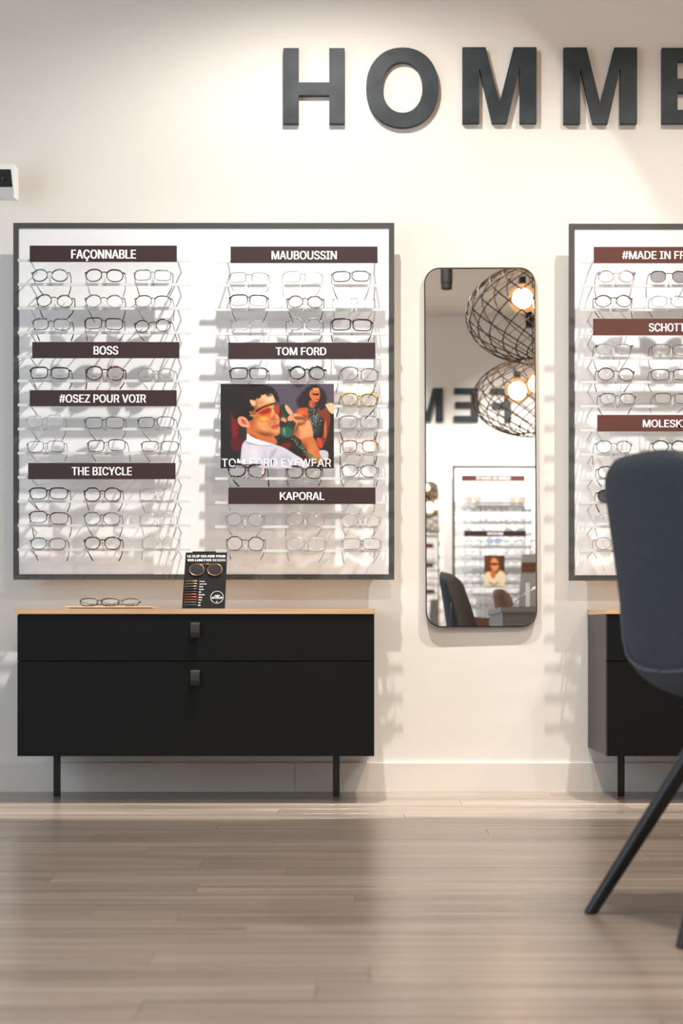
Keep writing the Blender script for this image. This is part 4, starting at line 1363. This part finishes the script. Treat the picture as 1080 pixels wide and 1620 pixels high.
def make_chair(loc, rz, fm, fin, name, label, sc=1.0, legs=True):
    root = empty(name, loc, rz)
    root.scale = (sc, sc, sc)
    # centre profile (x forward, z up) from seat front over the seat to the back top; w = half width; c = cup (how far sides come forward / up)
    prof = [(.250, .436, .170, .004), (.245, .452, .185, .008), (.21, .462, .205, .015), (.14, .458, .220, .030), (.06, .448, .226, .050), (-.02, .442, .228, .075), (-.09, .446, .230, .095),
            (-.135, .468, .232, .100), (-.158, .51, .232, .100), (-.170, .57, .229, .098), (-.181, .64, .222, .092), (-.192, .71, .213, .085), (-.203, .78, .203, .075), (-.213, .84, .190, .064), (-.219, .88, .172, .052), (-.221, .898, .145, .040)]
    nt_ = 16
    th = .030

    def pt(i, u):
        x, z, wv, c_ = prof[i]
        a = prof[max(i - 1, 0)]; b_ = prof[min(i + 1, len(prof) - 1)]
        t = Vector((b_[0] - a[0], 0, b_[1] - a[1])).normalized()
        nn = Vector((-t.z, 0, t.x)) * -1          # towards the sitter
        if nn.z < 0 and i < 8: nn = -nn
        if i >= 8 and nn.x < 0: nn = -nn
        yv = wv * math.sin(u * PI / 2 * .96)
        cup = c_ * (1 - math.cos(u * PI / 2)) * (1.0 if i < 7 else .85)
        tz = 0
        if i > 10:
            tz = -.028 * abs(u) ** 3 * ((i - 10) / 5)
        return Vector((x, yv, z + tz)) + nn * cup, nn
    inner = MB(); outer = MB()
    gi = []; go = []
    for i in range(len(prof)):
        ri = []; ro = []
        for k in range(nt_ + 1):
            u = -1 + 2 * k / nt_
            p, nn = pt(i, u)
            edge = max(abs(u), 0)
            side = Vector((0, math.copysign(1, u) if u else 0, 0))
            nrm = (nn * math.cos(u * PI / 2 * .8) - side * abs(math.sin(u * PI / 2 * .8))).normalized()
            e1 = 1 - max(0, (abs(u) - .8) / .2) ** 2 * .6
            if i in (0, len(prof) - 1): e1 *= .45
            ri.append(p + nrm * th * .5 * e1); ro.append(p - nrm * th * .5 * e1)
        gi.append(ri); go.append(ro)

    def grid(mb, g):
        R, C = len(g), len(g[0])
        mb.add([v for r in g for v in r], [(r * C + c_, r * C + c_ + 1, (r + 1) * C + c_ + 1, (r + 1) * C + c_) for r in range(R - 1) for c_ in range(C - 1)])

    def rim_ring():
        R = []
        for i in range(len(prof)): R.append((gi[i][0], go[i][0]))
        for k in range(1, nt_ + 1): R.append((gi[-1][k], go[-1][k]))
        for i in range(len(prof) - 2, -1, -1): R.append((gi[i][-1], go[i][-1]))
        for k in range(nt_ - 1, 0, -1): R.append((gi[0][k], go[0][k]))
        return R
    grid(outer, go)
    ring_ = rim_ring()
    n = len(ring_)
    # rounded rim
    cen = Vector((.0, 0, .62))
    vs = []
    for a, b_ in ring_:
        m_ = (a + b_) / 2
        vs += [b_, b_.lerp(a, .5), a]
    # push the middle of the rim outward
    for i in range(n):
        a, b_ = ring_[i]
        t = (ring_[(i + 1) % n][0] - ring_[i - 1][0]).normalized()
        o_ = t.cross(a - b_)
        if o_.length > 1e-6:
            o_.normalize()
        m_ = (a + b_) / 2
        if o_.dot(m_ - Vector((.02, 0, .58))) < 0: o_ = -o_
        vs[3 * i + 1] = m_ + o_ * .009
    outer.add(vs, [(3 * i, 3 * i + 1, 3 * ((i + 1) % n) + 1, 3 * ((i + 1) % n)) for i in range(n)] + [(3 * i + 1, 3 * i + 2, 3 * ((i + 1) % n) + 2, 3 * ((i + 1) % n) + 1) for i in range(n)])
    so = outer.build('shell', fm, root, smooth=True)
    import bmesh
    bm = bmesh.new(); bm.from_mesh(so.data); bmesh.ops.remove_doubles(bm, verts=bm.verts, dist=.0002); bmesh.ops.recalc_face_normals(bm, faces=bm.faces); bm.to_mesh(so.data); bm.free()
    md = so.modifiers.new('smooth', 'SUBSURF'); md.levels = 2; md.render_levels = 2
    grid(inner, gi)
    io = inner.build('seat_cushion', fin, root, smooth=True)
    md = io.modifiers.new('smooth', 'SUBSURF'); md.levels = 2; md.render_levels = 2
    # piping around the foot of the back cover
    m = MB()
    path = []
    for k in range(1, nt_ * 3):
        u = -1 + 2 * k / (nt_ * 3)
        f = (k / (nt_ * 3)) * nt_; k0_ = int(f); fr_ = f - k0_
        lift = abs(u) ** 3.2 * 4.2
        ii = 7.7 + lift; i0 = min(int(ii), len(prof) - 2); fi = min(ii - i0, 1)
        k1_ = min(k0_ + 1, nt_)
        p = go[i0][k0_].lerp(go[i0][k1_], fr_).lerp(go[i0 + 1][k0_].lerp(go[i0 + 1][k1_], fr_), fi)
        path.append(p + Vector((-.001, 0, -.001)))
    m.tube(path, .0038, 8)
    m.build('piping', M['piping'], root, smooth=True)
    if legs:
        m = MB()
        m.lathe([(.11, .405), (.12, .418), (.10, .428)], (.02, 0, 0), 'z', 20)
        m.box(-.02, .06, -.10, .10, .385, .41)
        m.build('leg_mount', M['legmat'], root, smooth=False)
        for (fx, fy) in ((-.224, .182), (-.222, -.178), (.23, .19), (.23, -.19)):
            m = MB()
            a = Vector((fx, fy, .0)); t_ = Vector((.02 + (.035 if fx > 0 else -.035), math.copysign(.05, fy), .405))
            # square tapering tube
            hb, ht = .0125, .0185
            vs = []
            for c_, hgt in ((a, hb), (t_, ht)):
                for dx, dy in ((-1, -1), (1, -1), (1, 1), (-1, 1)):
                    vs.append(c_ + Vector((dx * hgt, dy * hgt, 0)))
            m.add(vs, [(0, 1, 5, 4), (1, 2, 6, 5), (2, 3, 7, 6), (3, 0, 4, 7), (3, 2, 1, 0), (4, 5, 6, 7)])
            lg = m.build('leg', M['legmat'], root)
            bv = lg.modifiers.new('edge', 'BEVEL'); bv.width = .006; bv.segments = 3; bv.limit_method = 'ANGLE'
    tag(root, label, 'chair')
    return root


ch = make_chair((.760, -2.465, 0), math.radians(18), M['felt'], M['felt_in'], 'shell_chair', 'dark grey felt shell chair on black splayed legs in the right foreground')

# ------------------------------------------------------------------ things that the mirror shows: pendants, spot, opposite wall, desk
MX, MY = 521.0, 1018.0      # vanishing point of the far wall in the slightly tilted mirror


def MP(px, py, s_):
    """a point at distance s_ from the mirror wall, from its place in the mirror image"""
    d = CAMD + s_
    k_ = (s_ / d) / (7.06 / 12.56)
    mx, my = CX + (MX - CX) * k_, CY + (MY - CY) * k_
    return Vector(((px - mx) * d / F, -s_, CAMZ + (my - py) * d / F))


def pendant(c, R_, H_, label, bulbs, turn):
    root = empty('pendant_lamp', c)
    m = MB()
    N = 18
    for sgn in (-1, 1):
        for k in range(N):
            path = []
            for j in range(21):
                t = -1 + 2 * j / 20
                lat = t * math.radians(76)
                lon = 2 * PI * k / N + sgn * t * 1.15 + turn
                path.append(Vector((R_ * math.cos(lat) * math.cos(lon), R_ * math.cos(lat) * math.sin(lon), H_ * math.sin(lat) / math.sin(math.radians(76)))))
            m.tube(path, .0038, 4)
    rr = R_ * math.cos(math.radians(76))
    for zz in (-H_, H_):
        m.tube([Vector((rr * math.cos(a), rr * math.sin(a), zz)) for a in [2 * PI * k / 24 for k in range(24)]], .004, 5, True)
    m.build('wire_cage', M['wire'], root, smooth=True)
    m = MB()
    m.tube([Vector((0, 0, H_)), Vector((0, 0, ZC - c[2]))], .004, 6)
    m.lathe([(.05, ZC - c[2] - .025), (.05, ZC - c[2])], (0, 0, 0), 'z', 20)
    for bx, by, bzz in bulbs:
        m.tube([Vector((0, 0, H_)), Vector((bx * .8, by * .8, bzz + .12)), Vector((bx, by, bzz + .10))], .003, 6)
        m.tube([Vector((bx, by, bzz + .11)), Vector((bx, by, bzz + .068))], .018, 10)
    m.build('cord', M['metal_black'], root)
    for bx, by, bzz in bulbs:
        g = MB()
        prof = [(.002, -.076), (.038, -.066), (.065, -.036), (.075, 0), (.065, .036), (.036, .062), (.018, .074)]
        g.lathe(prof, (bx, by, bzz), 'z', 20)
        go_ = g.build('bulb', M['bulbglass'], root, smooth=True)
        g = MB(); g.lathe([(.001, -.036), (.024, -.028), (.036, 0), (.024, .028), (.001, .036)], (bx, by, bzz), 'z', 14)
        g.build('filament', M['glow'], go_, smooth=True)
    for bx, by, bzz in bulbs:     # the light of each bulb sits in its filament
        d = bpy.data.lights.new('bulb_light', 'POINT'); d.energy = 30; d.color = (1.0, .62, .33); d.shadow_soft_size = .05
        lo = bpy.data.objects.new('bulb_light', d); COL.objects.link(lo); lo.location = Vector(c) + Vector((bx, by, bzz))
    tag(root, label, 'lamp')
    return root


c1 = MP(848, 497, 2.5); c2 = MP(842, 629, 3.5)
b1 = MP(826, 472, 2.5) - c1; b1b = MP(856, 474, 2.5) - c1
b2 = MP(818, 618, 3.5) - c2; b2b = MP(845, 609, 3.5) - c2
pendant(c1, .36, .24, 'wire-cage globe pendant lamp seen in the mirror, the upper one', [(b1.x, .0, b1.z), (b1b.x + .02, -.08, b1b.z)], .0)
pendant(c2, .345, .215, 'wire-cage globe pendant lamp seen in the mirror, the lower one', [(b2.x, .0, b2.z), (b2b.x + .01, .05, b2b.z), (.10, -.10, b2.z)], .2)


def track_spot(x, y, z, label, tilt=0.0, L=.20, toward=1):
    root = empty('ceiling_spot', (x, y, ZC))
    b = MB(); b.lathe([(.045, -.02), (.045, 0)], (0, 0, 0), 'z', 18); b.tube([Vector((0, 0, -.02)), Vector((0, 0, z - ZC + L * .6))], .008, 8)
    b.build('stem', M['spot_black'], root)
    b = MB(); b.lathe([(.026, -.0), (.030, -.004), (.030, .02), (.033, .03), (.033, L), (.02, L + .01)], (0, 0, z - ZC), 'z', 20)
    h = b.build('head', M['spot_black'], root, smooth=False)
    tag(root, label, 'spotlight')
    return root


for i, (x, y, z) in enumerate([q[:3] for q in SPOTS] + [(2.3, -YL, ZL)]):
    track_spot(x, y, z + .012, ('black ceiling spot left of centre lighting the left board', 'black ceiling spot above the right board', 'black ceiling spot farthest right along the wall')[i])
for i, x in enumerate((.5, 2.1)):
    track_spot(x, -2.9, ZL + .012, ('wide black ceiling spot over the middle of the floor, left one', 'wide black ceiling spot over the middle of the floor, right one')[i])
for i, x in enumerate((.35, 1.5)):
    track_spot(x, BACKY + .8, ZL + .012, ('black ceiling spot lighting the mirror on the wall across the room', 'black ceiling spot lighting the board across the room')[i])
ms = MP(706, 456, 3.2)
track_spot(ms.x, -3.2, ms.z, 'black cylinder spot hanging at the top of the mirror image', L=.30)

# opposite wall: board, signs, letters, mirror
bx0 = (713 - MX) * (CAMD - BACKY) / F
DB = CAMD - BACKY
def BX(px): return (px - MX) * DB / F
def BZ(py): return CAMZ + (MY - py) * DB / F
bx0 = BX(713.5); bz1 = BZ(738); bz0 = bz1 - (lz1 - lz0)
brails = [z_ - rz0 for z_ in [PZ(r, P1) for r in R2ROWS]]
bw_ = W_BOARD
far = board('display_board', bx0, bx0 + bw_, bz0, bz1, PF, 'white eyewear board on the wall across the room, seen in the mirror',
            [(bw_ - .035 - .58, bw_ - .035, brails), (.035, .035 + .58, brails)], y=BACKY, back=True)


def far_sign(px0, px1, py0, py1, s, tw, material, label):
    yy = BACKY + PF + ACR_D + .004
    sc = (DB) / (CAMD - (BACKY + PS) * 1.0) if False else 1.0
    xa, xb, za, zb2_ = BX(px0), BX(px1), BZ(py1), BZ(py0)
    root = empty('brand_sign', ((xa + xb) / 2, yy, za), PI)
    h = (xb - xa) / 2
    m = MB(); m.box(-h, h, 0, .0035, 0, zb2_ - za); m.build('plate', material, root)
    m = MB(); add_text(m, s, -tw / 2, (zb2_ - za) * .26, -.0006, tw, (zb2_ - za) * .5, .022); m.build('lettering', M['white'], root)
    tag(root, label, 'sign')


far_sign(726, 824.5, 756.2, 765.2, 'COPINE DE COCOTTE', .27, sr, 'upper russet name plate in the mirror, across the room')
far_sign(730, 826, 842.3, 851.3, 'MISSONI', .125, sm, 'lower dark maroon name plate in the mirror, across the room')

fy = BACKY + P1 + .012
rng = random.Random(11)
def far_glasses(px, py, fm, lens, label, name='eyeglasses', cat='glasses', group=None):
    cxx, czz = BX(px), BZ(py)
    hw = .0365
    o = spectacles((cxx - .033, czz), (cxx + .033, czz), .052, .040, rng.choice(['round', 'square', 'panto']), .0012, fm,
                   ((cxx - .060, fy + .095, czz - .085), (cxx + .060, fy + .095, czz - .085)), fm, lens=lens, y=fy)
    # mirror the depth: this pair faces the other way
    rl = o.location.copy()
    for c in o.children:
        for v in c.data.vertices:
            v.co.y = -v.co.y if c.name.split('.')[0] != 'temple' else v.co.y
        if c.name.split('.')[0] == 'temple':
            ys = [v.co.y for v in c.data.vertices]
            for v in c.data.vertices:
                v.co.y = -abs(v.co.y)
        c.data.update()
    tag(o, label, cat, group)
    return o


src = {}
cols = [744, 776, 809, 846]
kinds = ['slate', 'gun', 'silver', 'rose', 'black', 'brown']
special = {(1, 0): ('lens_brown', 'black', 'brown-lensed sunglasses in the mirror, left end of second rail across the room'),
           (1, 2): ('lens_brown', 'cognac', 'brown-lensed sunglasses in the mirror, right of second rail across the room'),
           (4, 1): ('lens_blue', 'bluemetal', 'blue-lensed sunglasses in the mirror above the portrait poster')}
def far_label(ri, ci):
    return f"blurred glasses seen in the mirror, {('leftmost', 'second', 'third', 'rightmost')[ci]} on {(ORD + ['eleventh', 'twelfth'])[ri]} row across the room"


protos = {}
first = None
far_rows = [0, 1, 2, 3, 5, 6, 7, 8, 9, 10, 11]
rowpx = lambda i: 777 + i * 16.7
for ri in range(12):
    py = 777 + ri * 16.65
    if ri == 4:
        continue
    r_ = ri if ri < 4 else ri - 1
    for ci, px in enumerate(cols):
        if 6 <= ri <= 8 and ci == 1:
            continue
        if (ri, ci) in ((1, 0), (1, 2)):
            L_ = special[(ri, ci)]
            far_glasses(px + (0 if ci == 0 else 3), py, FR[L_[1]], L_[0], L_[2]); continue
        if ri == 5 and ci == 1:
            L_ = special[(4, 1)]
            far_glasses(px, py - 2, FR[L_[1]], L_[0], L_[2]); continue
        kd = kinds[(ri * 2 + ci) % 6]
        if kd not in protos:
            protos[kd] = far_glasses(px, py, FR[kd], 'lens', far_label(ri, ci), group='glasses on the board across the room')
        else:
            p0 = protos[kd]
            c = p0.copy(); COL.objects.link(c); c.location = (BX(px), p0.location.y, BZ(py)); c['label'] = far_label(ri, ci)
            for chd in p0.children:
                q = chd.copy(); COL.objects.link(q); q.parent = c
# portrait poster on the far board
po = empty('poster', (BX(793), BACKY + PF + ACR_D + .004, BZ(929)), PI)
w_, h_ = BX(793) - BX(761), BZ(880.5) - BZ(929)
b = MB(); b.box(0, w_, .001, .004, 0, h_); b.build('backing', M['white'], po)
gx, gy, img = painter(64, 96, (96, 50, 24))
def pl2(pts, col, soft=3, op=1.0): lay(img, poly_mask(gx, gy, pts, soft), col, op)
pl2([(0, 58), (14, 46), (30, 60), (46, 50), (63, 60), (63, 99), (0, 99)], (236, 214, 178), 5)
pl2([(20, 22), (26, 10), (38, 9), (43, 22), (42, 36), (34, 48), (24, 46), (18, 34)], (224, 142, 84), 4)
pl2([(22, 24), (42, 24), (42, 30), (22, 30)], (60, 30, 20), 2)
pl2([(34, 44), (44, 50), (42, 66), (32, 70), (28, 56)], (200, 110, 60), 4)
pl2([(2, 6), (16, 4), (14, 40), (2, 44)], (70, 48, 34), 8)
print_mesh('picture', img, w_, h_, po, .4)
tag(po, 'small portrait poster on the board across the room, seen in the mirror', 'poster')

# letters of the word on the far wall (they read from the other side)
zf0, zf1 = BZ(667), BZ(614)
far_letters = [('F', BX(808), BX(775), 'dark letter F on the wall across the room, seen in mirror'),
               ('E', BX(756), BX(717.5), 'dark letter E next to the F across the room'),
               ('M', BX(700), BX(648), 'dark letter M after the E, cut by the mirror edge')]
xprev = BX(648)
far_letters += [('M', BX(629), BX(577), 'dark second letter M on the wall across the room'), ('E', BX(560), BX(521), 'dark last letter E on the wall across the room')]
for ch_, xa, xb, lab in far_letters:
    xm = (xa + xb) / 2; h = abs(xa - xb) / 2
    letter(ch_, xm - h, xm + h, zf0, zf1, lab, y=BACKY, back=True)

mtop = BZ(762)
wall_mirror(BX(692) - mhw, BACKY, mtop - mhh, mhw, mhh, 'black-framed mirror on the wall across the room, seen in the mirror', flip=True)

# desk with things on it
dk = empty('desk', (1.35, -3.5, 0))
b = MB(); b.box(-.435, .45, -.34, .34, .715, .745, .002); b.build('desk_top', M['desk'], dk)
b = MB(); b.box(-.425, .44, .30, .32, .03, .715); b.build('front_panel', M['desk'], dk)
for s_ in (-.425, .415):
    b = MB(); b.box(s_, s_ + .025, -.33, .30, 0, .715); b.build('side_panel', M['desk'], dk)
tag(dk, 'grey wood-grain desk seen in the lower right of the mirror', 'desk')
bdp = empty('counter_display', (MP(834, 967, 3.45).x, -3.45, .7455))
b = MB()
wpx = 2 * 13 / (F / (CAMD + 3.45)) / 2
hh_ = .31
b.add([(-.055, -.006, 0), (.09, -.006, 0), (.09, -.006, hh_), (-.035, -.006, hh_), (-.055, .006, 0), (.09, .006, 0), (.09, .006, hh_), (-.035, .006, hh_)], [(0, 1, 2, 3), (7, 6, 5, 4), (0, 4, 5, 1), (1, 5, 6, 2), (2, 6, 7, 3), (3, 7, 4, 0)])
b.build('panel', M['panel_grey'], bdp)
b = MB(); b.box(-.037, .045, .0062, .009, .210, .263); b.build('header_plate', M['brown'], bdp)
b = MB(); b.box(-.05, .09, -.04, .05, 0, .004); b.build('foot', M['metal_black'], bdp)
tag(bdp, 'grey upright panel with brown plate on the desk, seen in mirror', 'display stand')
dl = empty('wire_stand', (MP(815, 966, 3.3).x, -3.3, .7455))
b = MB()
b.tube([Vector((-.02, 0, .003)), Vector((.0, 0, .04)), Vector((.05, 0, .075)), Vector((.12, 0, .115)), Vector((.17, 0, .13))], .004, 8)
b.tube([Vector((-.02, .012, .003)), Vector((.01, .012, .05)), Vector((.07, .012, .10)), Vector((.13, .012, .125)), Vector((.17, .012, .13))], .0025, 8)
b.build('curved_arm', M['steel'], dl)
b = MB(); b.box(.055, .075, .0, .02, 0, .14); b.build('upright', M['cam_white'], dl)
b = MB(); b.box(-.04, .16, -.03, .05, 0, .004); b.build('foot', M['metal_black'], dl)
tag(dl, 'curved metal stand with white upright on the desk, seen in mirror', 'stand')
# other seats behind the desk
make_chair((1.27, -4.6, 0), math.radians(-5), M['brown'], M['brown'], 'shell_chair', 'orange-brown shell chair beyond the desk, seen in the mirror')
make_chair((0.99, -5.38, 0), math.radians(80), M['brown'], M['brown'], 'shell_chair', 'dark brown low chair just left of desk in the mirror', sc=.83)
